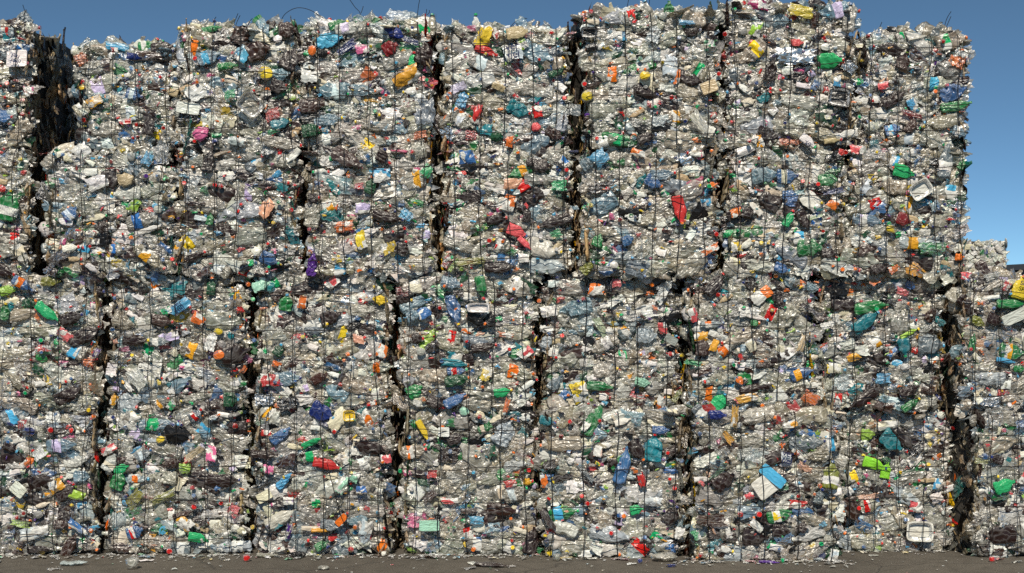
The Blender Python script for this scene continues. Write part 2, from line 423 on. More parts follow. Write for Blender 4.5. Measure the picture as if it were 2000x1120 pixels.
# kind: p drinks bottle, d detergent bottle, f film (one black f paints the shade of a hole), l printed label, c card, t tray, k cap, b bag/lump, u tub, s strip
ITEMS = """
1 95 88 115 68 -58 p slate|1 150 275 90 65 20 p blue|1 750 318 75 38 -5 d navy|1 95 330 110 90 0 c white|1 815 258 95 65 10 p green|1 905 262 130 60 8 p dkbrown|1 645 255 130 45 -5 l skyblue
1 850 310 160 36 -8 f brown|1 450 330 70 65 30 f orange|1 1175 160 110 34 10 p green|1 1340 190 110 100 70 p brown|1 1515 142 75 65 0 p dkbrown|1 1600 165 95 85 0 p brown
1 1620 330 120 100 60 p dkbrown|1 1440 285 130 100 20 p brown|1 1165 320 125 80 20 p ltblue|1 1350 305 90 80 60 l skyblue|1 1483 412 80 70 0 u yellow|1 1560 415 110 70 10 p ltblue
1 1270 370 110 42 5 p green|1 1555 485 90 75 -20 p dkbrown|1 1735 432 100 70 -10 f white|1 1285 530 65 48 10 f kelly|1 1400 590 130 110 -40 t cleargrey|1 1520 640 85 60 20 f red
1 1465 600 70 50 80 l orange|1 1725 590 135 80 5 p brown|1 1735 650 140 55 15 f black|1 1740 728 100 70 10 p dkgreen|1 1565 690 110 60 20 p teal|1 1520 735 80 32 20 f kelly
1 750 530 85 60 -15 p blue|1 1020 608 120 60 -8 c white|1 1025 655 115 50 -5 f black|1 700 680 70 35 10 l red|1 1122 745 90 75 30 b pink|1 835 700 110 60 80 p dkbrown
1 1320 808 95 50 -10 l paleblue|1 1940 885 160 85 -30 p brown|1 1165 900 120 65 75 p dkbrown|1 615 1005 115 85 -75 p dkbrown|1 705 1005 85 75 20 b tan|1 450 845 95 85 40 f white
1 540 1020 130 80 20 f white|1 440 975 90 34 -20 f white|1 825 890 80 60 60 f skyblue|1 25 650 90 70 -15 p blue|1 1840 225 145 80 15 p skyblue|1 1890 135 105 50 20 p green
1 1945 270 120 40 30 f navy|1 1745 285 52 44 70 u orange|1 460 490 40 30 0 u yellow|1 530 570 90 60 30 l amber|1 440 600 100 80 40 p clearwarm|1 60 640 100 70 60 p paleblue
1 50 130 110 55 10 f brown|1 250 420 60 40 60 f teal|1 230 300 60 40 70 f grey|1 1810 300 60 40 0 p black|1 640 280 40 30 0 l red|1 270 900 90 60 50 p clear
2 345 185 110 60 -25 b navy|2 440 232 95 30 -20 f navy|2 365 100 140 110 -10 f paleblue|2 220 112 95 40 15 p green|2 80 265 125 38 35 f navy|2 165 275 75 55 10 l pink
2 325 270 85 75 30 p dkred|2 512 300 120 100 75 p dkbrown|2 450 335 75 40 80 p kelly|2 415 427 155 90 28 l amber|2 838 205 115 85 75 l yellow|2 855 285 125 45 -18 d red
2 905 195 52 44 -40 f red|2 1030 185 120 70 10 d tan|2 1000 292 110 100 10 l paleblue|2 1055 240 75 55 -60 l lime|2 1430 185 85 55 0 t black|2 1740 427 60 45 20 u yellow
2 1420 540 65 55 10 u yellow|2 1035 612 125 80 -25 p teal|2 720 560 85 60 70 f skyblue|2 518 618 150 110 90 f slate|2 803 640 105 45 75 l red|2 770 755 65 55 0 f red
2 910 765 62 58 0 b dkgreen|2 985 800 62 40 80 l orange|2 490 755 75 40 10 f orange|2 590 745 75 70 20 f silver|2 85 890 175 80 -28 p brown|2 280 870 75 60 60 p dkbrown
2 530 955 65 60 50 f kelly|2 275 980 95 75 10 l skyblue|2 215 1035 95 60 75 p dkgreen|2 750 882 90 80 0 l blue|2 1165 925 90 80 0 p dkbrown|2 1110 905 65 42 10 p dkbrown
2 1485 885 100 90 40 f skyblue|2 1420 910 80 70 30 p slate|2 1705 855 85 36 -20 l orange|2 1840 975 135 60 5 p ltblue|2 1790 1020 95 65 -30 p blue|2 1000 1028 105 60 3 l peach
2 1260 1035 85 60 0 f kelly|2 1750 770 105 55 20 p dkbrown|2 1235 750 105 60 -30 p brown|2 1280 685 100 60 70 p paleblue|2 1130 712 55 48 10 b coral|2 1885 370 110 80 80 l paleblue
2 1920 432 85 32 85 l orange|2 1600 205 75 60 0 l skyblue|2 1790 195 95 70 70 f paleblue|2 700 492 95 50 20 f lilac|2 430 60 90 50 0 p ltblue|2 1250 400 100 40 30 p dkgreen
2 1000 400 90 30 -45 f dkbrown|2 520 205 70 55 -70 f peach|2 1430 545 40 30 0 f black|2 1450 260 70 40 20 f black|2 930 480 80 55 -20 l tan|2 150 1040 50 35 0 f coral
3 515 25 115 60 -10 l magenta|3 745 68 145 65 -12 f yellow|3 645 117 95 70 0 p ltblue|3 500 165 85 65 70 l lime|3 1042 100 155 72 82 p clear|3 725 317 225 95 -4 f silver
3 915 340 140 85 5 p kelly|3 1032 375 75 60 -40 f silver|3 580 392 115 68 82 p dkbrown|3 1325 342 85 75 70 p brown|3 1632 327 105 85 60 f orange|3 965 545 115 105 -12 t black
3 1275 548 145 65 33 p dkbrown|3 1605 512 145 95 20 p blue|3 1620 592 165 58 12 p green|3 1270 725 85 60 10 p blue|3 675 395 60 50 10 l white|3 950 455 60 42 85 l skyblue
3 490 822 185 50 22 f white|3 690 815 120 34 -3 f orange|3 790 800 95 48 -38 d white|3 1325 960 120 70 -12 d kelly|3 910 1007 110 65 0 p green|3 940 878 95 55 25 f black
3 560 977 145 90 5 p ltblue|3 680 985 110 80 0 p blue|3 1060 835 75 55 0 l coral|3 1160 805 52 26 10 f teal|3 1560 900 190 75 80 p slate|3 240 490 85 65 20 c tan
3 940 1067 125 32 10 f navy|3 700 1092 85 55 0 p blue|3 1410 1060 115 90 35 t white|3 150 172 85 58 0 p dkbrown|3 245 245 65 38 0 f kelly|3 120 130 95 30 0 f skyblue
3 190 690 140 60 -55 f milk|3 240 740 70 55 70 l white|3 830 480 60 40 60 f blue|3 550 545 80 50 40 p teal|3 730 240 70 40 0 p coral|3 1370 640 120 28 -20 f dkred
3 1370 700 90 55 60 p brown|3 1500 900 60 40 0 f black|3 1650 920 60 40 60 p green|3 1640 740 80 60 -20 p ltblue|3 1210 480 60 45 10 l coral|3 1380 590 80 50 -60 l skyblue
4 50 110 165 125 75 p green|4 570 222 75 55 60 p dkbrown|4 588 290 95 60 80 p black|4 1485 125 105 75 50 l peach|4 745 110 80 62 60 l lime|4 395 150 85 68 40 p blue
4 1175 185 65 42 80 p green|4 1130 182 85 30 -10 d paleblue|4 1505 410 105 70 -25 p blue|4 1742 435 130 55 85 p purple|4 205 187 52 38 0 f red|4 395 345 85 40 10 d white
4 785 352 90 60 30 f black|4 1090 390 110 38 25 p dkbrown|4 130 550 120 55 -32 p blue|4 285 530 105 55 0 p olive|4 40 582 90 60 10 p lime|4 265 705 145 62 -38 p kelly
4 165 650 75 60 20 p dkgreen|4 20 700 90 70 80 p green|4 400 735 135 68 15 p dkbrown|4 470 830 185 85 25 p dkbrown|4 905 750 115 70 -10 p brown|4 760 860 155 58 0 p dkbrown
4 1000 672 135 66 38 l skyblue|4 930 695 60 40 30 l kelly|4 1108 740 75 60 -30 l orange|4 690 762 125 80 -20 p clearwarm|4 1180 560 95 50 85 p dkgreen|4 1455 555 95 60 20 p mint
4 545 587 62 58 0 p dkbrown|4 945 840 115 50 15 l lilac|4 890 868 115 45 0 p slate|4 1180 872 100 60 75 f white|4 1222 810 48 40 0 u yellow|4 1400 935 155 110 20 p dkbrown
4 625 1022 80 60 80 f white|4 880 1015 105 50 85 f white|4 770 1072 125 80 -50 f milk|4 1510 1082 115 70 0 f red|4 1560 605 85 58 35 p brown|4 1600 650 90 70 80 p green
4 1690 650 72 50 80 l orange|4 1850 730 115 70 20 p dkbrown|4 1770 805 135 40 0 p slate|4 1560 915 70 55 60 p dkgreen|4 1790 1067 95 50 30 d brown|4 360 830 90 60 -40 f coral
4 250 905 95 38 -5 f red|4 490 985 62 42 0 f orange|4 350 990 52 36 -10 f pink|4 1855 537 85 58 40 l coral|4 1755 67 62 58 0 p dkbrown|4 1720 165 125 85 80 p clear
4 1925 225 105 60 8 f orange|4 790 190 170 80 15 p cleargrey|4 580 90 130 80 -20 f white|4 830 240 130 34 20 d white|4 1890 405 80 40 0 f yellow|4 540 930 60 30 60 f purple
4 1230 940 60 50 0 u orange|4 650 350 80 50 0 p clear|4 840 400 200 70 -35 p clearwarm|4 180 390 130 60 -60 p milk|4 320 400 130 60 30 f dkbrown|4 700 910 60 28 10 f magenta
5 975 97 95 75 70 l orange|5 310 172 165 58 -12 p dkbrown|5 320 345 95 62 20 f yellow|5 390 345 80 70 60 p dkbrown|5 1025 252 110 62 -20 d coral|5 1070 320 90 34 -40 d coral
5 1938 130 150 70 -75 d red|5 930 450 165 68 -3 p dkbrown|5 1395 452 85 55 45 p olive|5 605 420 78 36 65 f red|5 825 567 125 58 -80 p green|5 678 690 165 75 -72 p blue
5 660 540 115 70 -15 p ltblue|5 375 590 78 58 0 f dkred|5 395 635 85 50 0 p dkbrown|5 268 635 85 58 -10 b yellow|5 810 678 115 48 0 t white|5 800 745 105 58 -30 p black
5 875 740 82 58 80 p black|5 1195 697 95 62 10 l white|5 1495 785 120 42 -60 f sage|5 840 898 135 52 10 p dkbrown|5 1070 930 85 58 40 l coral|5 280 922 72 58 70 l orange
5 150 852 75 50 -10 l peach|5 680 987 145 44 -3 d teal|5 690 1032 105 45 5 p blue|5 855 1045 85 58 70 f yellow|5 555 890 90 48 35 f dkbrown|5 470 850 62 58 0 p dkbrown
5 1470 577 85 65 -5 l orange|5 1575 542 75 50 10 f coral|5 1850 557 95 38 30 f paleblue|5 510 707 72 62 20 l blue|5 1840 792 66 48 -80 l coral|5 1885 857 68 42 -30 c grey
5 1545 537 95 32 85 f black|5 1170 862 85 60 70 p paleblue|5 1645 302 66 58 20 p blue|5 1480 302 75 58 70 p green|5 1240 265 65 42 20 f kelly|5 415 162 75 58 -30 f skyblue
5 170 125 80 60 0 l lilac|5 60 225 110 60 8 f orange|5 910 185 110 50 10 p dkbrown|5 1080 160 80 45 75 p dkbrown|5 670 440 90 22 55 f lime|5 1060 400 60 50 0 l white
5 760 420 180 40 5 f olive|5 960 830 90 30 -8 f orange|5 1180 800 80 40 -10 f white|5 1580 640 110 40 30 f white|5 1840 600 120 50 60 f white|5 450 720 80 60 20 p ltblue
5 1230 545 60 40 0 l paleblue|5 700 600 60 40 0 f dkbrown|5 1520 460 80 30 0 f grey|5 1650 800 120 70 40 p slate|5 1750 830 110 90 0 p paleblue|5 160 300 100 60 -70 l yellow
6 385 152 85 60 20 p dkbrown|6 395 147 65 48 20 l orange|6 462 147 75 62 0 p dkbrown|6 815 88 120 90 -45 l white|6 705 65 95 70 80 p blue|6 935 97 72 58 50 l orange
6 1325 187 78 68 -20 p dkred|6 1250 240 65 42 -5 u yellow|6 690 182 95 48 60 p kelly|6 810 182 135 16 18 s sage|6 808 345 135 100 0 p green|6 780 205 80 50 -60 p dkbrown
6 910 372 75 60 0 p dkbrown|6 1490 342 175 58 3 f green|6 1692 250 100 60 30 f grey|6 1640 397 52 42 0 p orange|6 245 355 110 42 25 f orange|6 400 340 62 58 0 l yellow
6 945 460 160 80 -15 f milk|6 1200 467 125 58 10 p dkbrown|6 1265 467 66 40 25 f orange|6 650 460 80 58 -20 p blue|6 275 547 145 75 48 p dkbrown|6 530 610 125 72 38 l orange
6 965 570 95 100 0 f black|6 1960 567 125 95 75 d yellow|6 1910 655 175 52 3 p green|6 1930 722 165 62 25 c white|6 1115 757 165 72 36 p teal|6 1480 715 85 58 60 p brown
6 1810 745 85 68 -20 p dkbrown|6 1720 755 85 52 -30 p olive|6 205 895 100 75 90 p brown|6 200 840 75 55 5 l amber|6 140 985 95 30 -12 f kelly|6 760 1047 125 58 20 p blue
6 930 1017 62 58 0 l yellow|6 1215 1072 85 58 0 f skyblue|6 1330 900 95 68 -80 p teal|6 1480 882 135 110 0 p slate|6 1880 975 105 28 -10 d skyblue|6 1950 1020 66 40 0 p green
6 1050 952 75 48 20 l amber|6 500 765 45 40 0 p green|6 155 715 85 48 -70 l coral|6 260 772 125 38 5 p slate|6 640 640 90 60 -60 p dkbrown|6 850 690 130 30 -35 f dkbrown
6 900 775 80 40 20 f white|6 1250 630 100 55 -20 f black|6 1590 540 95 36 85 p dkgreen|6 1370 555 60 45 -30 p blue|6 1690 870 90 40 80 p green|6 270 890 70 40 70 l amber
6 480 885 70 55 -60 l cream|6 1090 915 85 60 0 f white|6 1320 590 75 40 -20 f coral|6 1360 820 110 26 30 d lime|6 940 1010 70 60 0 l cream|6 560 1000 100 34 5 p dkbrown
6 470 700 120 60 0 f white|6 760 880 110 40 70 f tan|6 850 570 80 50 -20 p ltblue|6 1800 500 90 40 20 f grey|6 1650 500 60 40 0 l coral|6 1870 560 60 40 60 f red
7 380 125 155 75 28 p dkbrown|7 150 112 85 58 0 f black|7 275 65 42 26 30 f yellow|7 165 325 66 52 10 u navy|7 350 405 165 75 5 p ltblue|7 225 447 75 65 40 f white
7 960 190 60 42 50 f kelly|7 990 342 155 95 -15 b black|7 895 372 48 38 30 u yellow|7 1085 450 125 40 35 f tan|7 970 507 90 58 0 p brown|7 1030 535 62 58 0 f lime
7 1245 602 175 75 0 p dkbrown|7 660 600 105 75 70 p green|7 675 535 85 50 20 p kelly|7 750 705 120 60 50 f olive|7 910 692 145 40 25 f olive|7 320 630 85 72 25 l amber
7 370 662 120 80 40 p dkbrown|7 430 682 90 50 -15 l lime|7 460 580 95 65 0 p ltblue|7 345 847 85 52 0 p brown|7 430 852 105 38 -38 l blue|7 395 962 140 60 62 p brown
7 230 997 145 42 3 p dkbrown|7 1105 922 105 55 -8 d kelly|7 190 895 155 70 10 l paleblue|7 1030 840 95 70 -35 l amber|7 1025 787 120 32 15 p brown|7 1180 452 85 58 85 l pink
7 1570 350 125 62 38 p blue|7 1800 225 130 95 -30 p navy|7 1480 457 145 46 -4 p dkbrown|7 1830 512 150 58 -10 d red|7 1750 387 130 34 25 p kelly|7 1465 632 110 34 32 f black
7 1615 882 85 34 75 l purple|7 1912 818 72 36 45 c orange|7 1800 962 78 48 30 p green|7 1610 172 115 75 15 f black|7 1955 242 60 52 0 t yellow|7 1480 150 110 65 0 f silver
7 640 150 60 40 60 l amber|7 720 80 70 30 -45 f white|7 900 170 70 55 40 p cleargrey|7 60 420 80 50 -30 p dkbrown|7 130 285 60 45 10 f red|7 500 330 90 60 50 f black
7 590 425 90 45 25 l coral|7 770 590 110 46 0 p paleblue|7 1300 770 70 60 60 f coral|7 120 840 110 40 -10 f lime|7 580 500 100 70 60 p milk|7 800 455 90 50 30 p slate
7 1090 235 80 55 40 p slate|7 1290 150 80 80 0 p dkgreen|7 750 890 90 70 20 p blue|7 1590 600 110 44 50 p skyblue|7 1750 870 120 26 0 d cream|7 1800 880 110 24 0 d amber
7 1850 850 110 60 -10 p slate|7 110 650 80 65 -40 c white|7 1480 690 80 52 30 c cream|7 1610 715 60 46 0 l lilac|7 1920 620 110 46 60 l mint|7 1500 540 60 50 -5 l pink
8 455 102 90 78 30 p green|8 945 110 95 52 10 p kelly|8 570 165 95 70 -25 p dkbrown|8 680 152 130 62 30 p blue|8 690 42 135 65 10 p dkgreen|8 735 217 54 46 0 u mint
8 968 182 85 28 75 f orange|8 1375 112 115 90 -75 l yellow|8 1490 77 140 52 -5 p green|8 1830 165 75 48 80 l orange|8 505 322 120 36 -60 d yellow|8 685 367 95 62 20 p dkbrown
8 960 332 150 110 60 p paleblue|8 955 265 145 30 25 f black|8 850 312 80 42 20 p green|8 1205 272 85 50 -15 p teal|8 555 565 55 46 0 f red|8 455 440 130 75 10 p clearwarm
8 945 767 165 68 -5 p brown|8 540 850 105 58 0 c mint|8 800 822 85 50 0 f skyblue|8 1110 937 145 80 75 p dkbrown|8 990 617 75 44 15 f red|8 1185 607 75 40 -80 l orange
8 1630 520 200 75 75 p blue|8 1800 422 150 95 85 p teal|8 1710 432 120 78 -60 p dkbrown|8 1580 507 65 48 0 p dkbrown|8 1220 512 75 52 10 f dkbrown|8 1735 597 82 44 -75 l red
8 1705 765 72 52 10 p kelly|8 1900 792 105 75 50 p dkbrown|8 1800 717 90 52 -3 l paleblue|8 185 882 130 74 75 l paleblue|8 95 237 60 52 0 t yellow|8 1840 322 90 50 0 p blue
8 1480 982 80 48 -30 f white|8 1190 820 125 42 -60 f dkbrown|8 760 770 90 30 0 f dkbrown|8 300 480 60 50 10 l coral|8 620 330 60 50 0 c white|8 1090 610 50 40 0 p amber
8 540 690 90 45 40 f brown|8 650 715 100 36 3 l coral|8 1420 560 130 26 -45 f slate|8 1700 130 90 24 -8 f coral|8 1420 300 60 40 60 f white|8 1940 890 70 50 70 f white
8 1490 440 60 48 80 l orange|8 1550 40 80 44 30 p cleargrey|8 165 650 60 40 0 l blue|8 130 580 60 48 60 l mint|8 1240 60 90 60 50 p slate|8 1730 55 90 50 -10 p mint
9 300 167 110 80 50 p kelly|9 450 142 135 50 12 f amber|9 490 90 145 46 10 p dkbrown|9 380 240 120 38 85 f amber|9 285 237 95 50 0 p navy|9 845 142 95 68 -30 f orange
9 1360 100 115 58 25 p dkbrown|9 1472 107 85 40 -10 p brown|9 1370 195 110 44 32 p green|9 1290 212 52 34 -40 u yellow|9 1130 347 78 66 0 p lime|9 1258 385 135 95 -40 p teal
9 1330 372 145 62 -50 p dkbrown|9 1165 510 125 60 -15 d limegreen|9 1228 545 88 52 80 d limegreen|9 560 622 150 110 35 c white|9 590 575 150 60 -40 c skyblue|9 920 572 150 90 80 p olive
9 320 602 130 95 30 p dkbrown|9 1040 767 145 88 -65 p brown|9 1412 882 140 105 -2 t white|9 250 822 175 70 0 f brown|9 735 737 95 48 -5 l red|9 1662 590 85 46 75 f amber
9 342 360 85 40 -50 f amber|9 665 472 62 50 -10 l paleblue|9 855 690 85 58 70 p slate|9 640 882 95 68 0 p dkbrown|9 1845 627 120 75 20 p kelly|9 1945 277 80 48 10 f blue
9 720 282 150 52 32 p clear|9 690 290 75 40 28 l amber|9 1878 800 155 105 0 f milk|9 1515 622 64 50 80 l skyblue|9 1395 750 75 62 -10 l coral|9 1140 740 110 70 10 p clearwarm
9 80 130 80 34 60 f olive|9 410 40 40 36 0 u orange|9 720 120 90 48 0 f black|9 740 460 90 34 -45 p milk|9 770 530 90 40 -30 f peach|9 280 560 110 28 40 f dkgreen
9 1230 290 140 48 10 l cream|9 1400 430 90 50 40 f black|9 150 905 60 40 -60 f kelly|9 500 850 90 44 -40 l white|9 1510 700 75 60 20 f white|9 1130 690 120 30 5 f peach
9 1640 860 80 30 80 f orange|9 1690 490 30 80 80 f olive|9 1900 760 100 40 0 p dkbrown|9 760 860 60 50 70 p dkbrown|9 920 940 80 50 -20 p clear|9 930 1020 70 50 80 l paleblue
9 460 690 60 40 20 l coral|9 1040 650 90 44 40 p slate|9 1950 590 70 46 60 l coral|9 1800 480 50 80 70 p dkbrown|9 870 845 42 30 30 f skyblue|9 1230 490 40 50 60 p dkgreen
"""
CAPS = """1 62 56 n|1 40 470 r|1 125 640 r|1 150 360 r|1 900 432 r|1 535 575 r|1 775 485 r|1 1090 330 r|1 1200 1035 r|1 1030 1025 r|1 1235 1040 r|1 1015 862 y|1 130 838 w|1 118 890 y|1 815 985 v|1 880 985 b|1 470 672 r|1 1840 108 r
2 265 95 r|2 1715 330 g|2 1290 550 r|2 320 912 r|2 445 850 r|2 430 785 o|2 1030 855 o|2 1300 950 r|2 260 645 y|2 1405 470 r|2 1680 130 r|2 1440 65 r|2 1890 545 r|2 1020 760 g|2 240 625 g|2 1700 15 o|2 825 440 b|2 150 1050 r|2 1800 600 g
3 380 52 g|3 550 205 r|3 325 195 r|3 462 405 r|3 645 438 r|3 1545 232 r|3 288 365 o|3 295 415 r|3 1500 515 o|3 1505 495 g|3 460 788 r|3 278 678 o|3 1005 852 r|3 258 848 o|3 522 885 r|3 765 1015 r|3 850 1030 r|3 1262 940 r|3 240 1040 g|3 75 215 b|3 1150 565 r|3 440 12 r|3 325 788 g|3 80 795 w|3 1130 205 r|3 1295 760 r|3 500 468 n|3 1080 655 g
4 1350 105 r|4 1328 140 r|4 960 408 r|4 905 412 b|4 730 288 o|4 320 618 r|4 765 92 g|4 755 120 g|4 1628 135 r|4 1495 320 r|4 1385 548 o|4 640 628 b|4 1825 770 y|4 630 800 b|4 1945 940 o|4 1485 480 r|4 1695 840 y|4 1420 860 b|4 1410 632 g|4 230 860 g|4 1730 240 r
5 1440 108 y|5 895 300 y|5 870 305 r|5 1255 510 n|5 825 508 b|5 838 630 r|5 625 560 o|5 1150 640 o|5 185 848 r|5 88 938 o|5 925 890 b|5 700 775 w|5 1120 1045 o|5 1158 285 w|5 1735 420 w|5 605 975 b|5 1280 835 r|5 450 450 y|5 1400 630 r|5 1780 550 o|5 1610 720 g
6 160 210 y|6 282 268 r|6 535 318 y|6 985 465 o|6 990 105 y|6 960 262 r|6 195 522 b|6 130 580 o|6 295 605 r|6 1175 685 g|6 535 382 o|6 1240 210 g|6 1190 705 r|6 800 640 r|6 1545 970 r|6 95 945 y|6 1800 680 b|6 1740 655 o|6 1970 990 r|6 410 245 g|6 270 665 r|6 1650 530 b|6 620 500 o|6 1605 155 b|6 1630 165 b
7 285 320 R|7 400 325 r|7 765 205 r|7 1310 298 R|7 1080 748 R|7 1230 728 r|7 1075 640 r|7 98 805 r|7 80 735 b|7 945 1000 R|7 1965 985 R|7 1380 275 r|7 525 245 o|7 1125 935 w|7 740 640 g|7 1870 330 r|7 1500 860 n|7 185 435 r|7 700 305 b|7 490 210 y|7 510 880 o|7 1725 935 r|7 1080 685 b|7 595 895 w|7 1360 890 w|7 400 320 r|7 1410 865 y
8 265 262 b|8 655 440 b|8 1285 355 r|8 1500 270 r|8 1955 492 b|8 1335 275 r|8 280 495 o|8 1095 545 r|8 130 860 o|8 105 985 R|8 785 985 o|8 1005 975 y|8 1195 912 y|8 1205 940 n|8 1750 920 b|8 1635 800 o|8 1605 795 b|8 1565 895 r|8 820 245 r|8 1300 185 b|8 1430 730 r|8 1850 490 v|8 505 150 o|8 45 70 r|8 205 180 r|8 440 650 w|8 1215 705 r|8 1400 690 r|8 320 910 y|8 375 550 g
9 290 470 g|9 412 790 R|9 515 790 R|9 100 490 b|9 855 630 o|9 1465 668 w|9 1335 820 b|9 190 1015 r|9 1945 650 b|9 1770 665 b|9 1840 320 r|9 420 55 o|9 1980 345 r|9 185 340 b|9 1465 515 y|9 1490 365 b|9 865 955 g|9 1075 755 r|9 540 185 o|9 605 250 o|9 410 290 w|9 1105 970 b|9 1550 780 w|9 1890 180 w|9 60 645 r|9 1600 310 r|9 1450 430 w"""
CAPC = dict(r='red', R='red', b='blue', y='yellow', w='white', g='kelly', o='orange', v='purple', n='navy')

items, caps = [], []
for line in ITEMS.strip().replace('\n', '|').split('|'):
    v, x, y, L, Wd, a, k, c = line.split()
    ox, oy = VIEW[int(v)]
    items.append(dict(px=ox + float(x) * 0.35, py=oy + float(y) * 0.35, L=float(L) * 0.35, W=float(Wd) * 0.35, a=float(a), k=k, c=c))
for line in CAPS.strip().replace('\n', '|').split('|'):
    v, x, y, c = line.split()
    ox, oy = VIEW[int(v)]
    caps.append(dict(px=ox + float(x) * 0.35, py=oy + float(y) * 0.35, c=CAPC[c], s=1.25 if c == 'R' else 1.0))

KNAME = dict(p='crushed_bottle', d='detergent_bottle', f='plastic_film', l='printed_label', c='card_sheet', t='food_tray', b='crumpled_bag', u='plastic_tub', s='plastic_strip')
KTEXT = dict(p='crushed drinks bottle', d='squashed detergent bottle', f='torn plastic film', l='printed label', c='flat card sheet', t='plastic tray', b='crumpled bag', u='small tub', s='thin strip')
KPROT = dict(p=P_PET, d=P_JUG, f=P_SHEET, l=P_LABEL, c=P_CARD, t=P_TRAY, b=P_LUMP, u=P_CUP, s=P_CARD)

def put_piece(parent, k, c, face, pos, ang, L, Wd, tilt=0.15, rnd=random, lab=False, th=None, cap=None, lbl=None):
    """One recognisable piece of packaging on a bale: a child mesh, with cap and label as its own children."""
    if k == 'p' and c in ('brown', 'dkbrown', 'dkred', 'navy', 'green', 'kelly', 'teal', 'blue', 'black') and rnd.random() < 0.75: pool = P_PETB
    else: pool = KPROT[k]
    p = rnd.choice(pool)
    sx, sy = L / p.ext[0], Wd / p.ext[1]
    sz = min(1.4, max(0.6, (sx + sy) / 2)) if th is None else th
    if k == 'f': sz = max(0.5, min(sz, 0.055 / p.ext[2]))
    if k == 'p': sz = min(sz, 0.085 / p.ext[2])
    if k == 'b': sz = min(sz, 0.075 / p.ext[2])
    M = xf(face, pos, ang, rnd.uniform(-tilt, tilt), rnd.uniform(-tilt, tilt), (sx, sy, sz))
    mat = M_FOIL if c == 'silver' else (M_PR if (k == 'l' or (k == 'f' and C[c][3] > 0.97 and c != 'black' and rnd.random() < 0.55)) else M_PL)
    col = C[c]
    if k in 'dubcsl' or (k == 'f' and c in ('white', 'black', 'cream')): col = (*col[:3], max(col[3], 0.97))
    elif k == 'f' and col[3] > 0.8: col = (*col[:3], 0.82)
    if k not in 'ct' and max(col[:3]) - min(col[:3]) > 0.3: col = tuple(v * 0.88 + 0.02 for v in col[:3]) + (col[3],)
    o = link(KNAME[k], p.mesh(KNAME[k], mat), parent, M, jit(col, rnd, 0.12))
    if lab: o["label"] = CNAME[c] + " " + KTEXT[k]
    if k == 'p' or k == 'd':
        if cap is None: cap = rnd.random() < 0.42
        if cap:
            q = P_CAP[0]; s = 1.0
            Mc = Matrix.Translation((p.V[-1][0] - 0.004, p.V[-1][1], p.V[-1][2])) @ Matrix.Rotation(R(90), 4, 'Y') @ Matrix.Diagonal((s / max(sz, .3), s / sy, s / sx, 1))
            cc = rnd.choice(['red', 'white', 'blue', 'red', 'kelly', 'yellow', 'orange', 'navy', 'skyblue'])
            link('cap', q.mesh('cap', M_PL), o, Mc, jit(C[cc], rnd))
    if k == 'p':
        if lbl is None: lbl = rnd.random() < 0.34 and C[c][3] < 0.78
        if lbl and p.grid:
            n, m = p.grid; i0, i1 = 7, 16
            key = ('lab', id(p))
            if key not in LABMESH:
                V = p.V.reshape(n, m, 3)[i0:i1].copy()
                ctr = V.mean(1, keepdims=True); V = ctr + (V - ctr) * 1.05
                LABMESH[key] = make_mesh('label', V.reshape(-1, 3), grid_faces(i1 - i0, m, True), M_PR, True)
            cc = rnd.choice(['white', 'skyblue', 'red', 'white', 'kelly', 'amber', 'orange', 'blue', 'paleblue', 'cream', 'lilac', 'yellow'])
            link('label', LABMESH[key], o, None, jit((*C[cc][:3], 1.0), rnd))
    return o
LABMESH = {}

# ------------------------------------------------------------------ the bales
GAPX = 0.0
# (x0, x1, y_top, y_bottom in photo px on the wall, front offset in m, turn in degrees)
ROWS = [
    [(-80, 192, 803, 1086), (202, 482, 803, 1086), (496, 766, 803, 1086), (784, 1054, 803, 1086), (1061, 1343, 803, 1091), (1351, 1640, 803, 1098), (1641, 1864, 803, 1075), (1888, 2172, 803, 1097)],
    [(-80, 198, 538, 803), (212, 485, 538, 803), (498, 766, 538, 803), (777, 1048, 538, 803), (1058, 1329, 538, 803), (1342, 1598, 538, 803), (1600, 1845, 538, 803), (1864, 2134, 538, 803)],
    [(-200, 61, 289, 538), (82, 339, 289, 538), (341, 587, 289, 538), (597, 850, 289, 538), (862, 1118, 289, 538), (1134, 1406, 289, 538), (1413, 1656, 289, 538), (1657, 1891, 289, 538)],
    [(-195, 61, 50, 289), (146, 349, 92, 289), (350, 586, 52, 289), (591, 849, 42, 289), (860, 1113, 54, 289), (1137, 1406, 22, 289), (1412, 1671, 12, 289), (1672, 1895, 66, 289)],
]
YF = [[0, 0.02, 0, 0.02, -0.12, -0.26, 0.15, -0.10], [0, 0.03, 0.02, 0.0, 0.05, 0.0, 0.07, -0.06], [0.0, -0.06, -0.02, -0.05, -0.01, -0.05, -0.02, -0.03], [-0.03, -0.01, -0.05, -0.02, 0.0, -0.07, -0.04, -0.01]]
TURN = [[0, 0.5, -0.5, 0, -1.5, 0.5, 0, 5], [0.3, 0, -0.4, 0.4, 0, -0.3, 0, 3], [0, 0.4, 0, -0.3, 0.5, 0, -0.4, 0.6], [0.4, 0, 0.4, -0.4, 0.3, 0, 0.5, 0]]
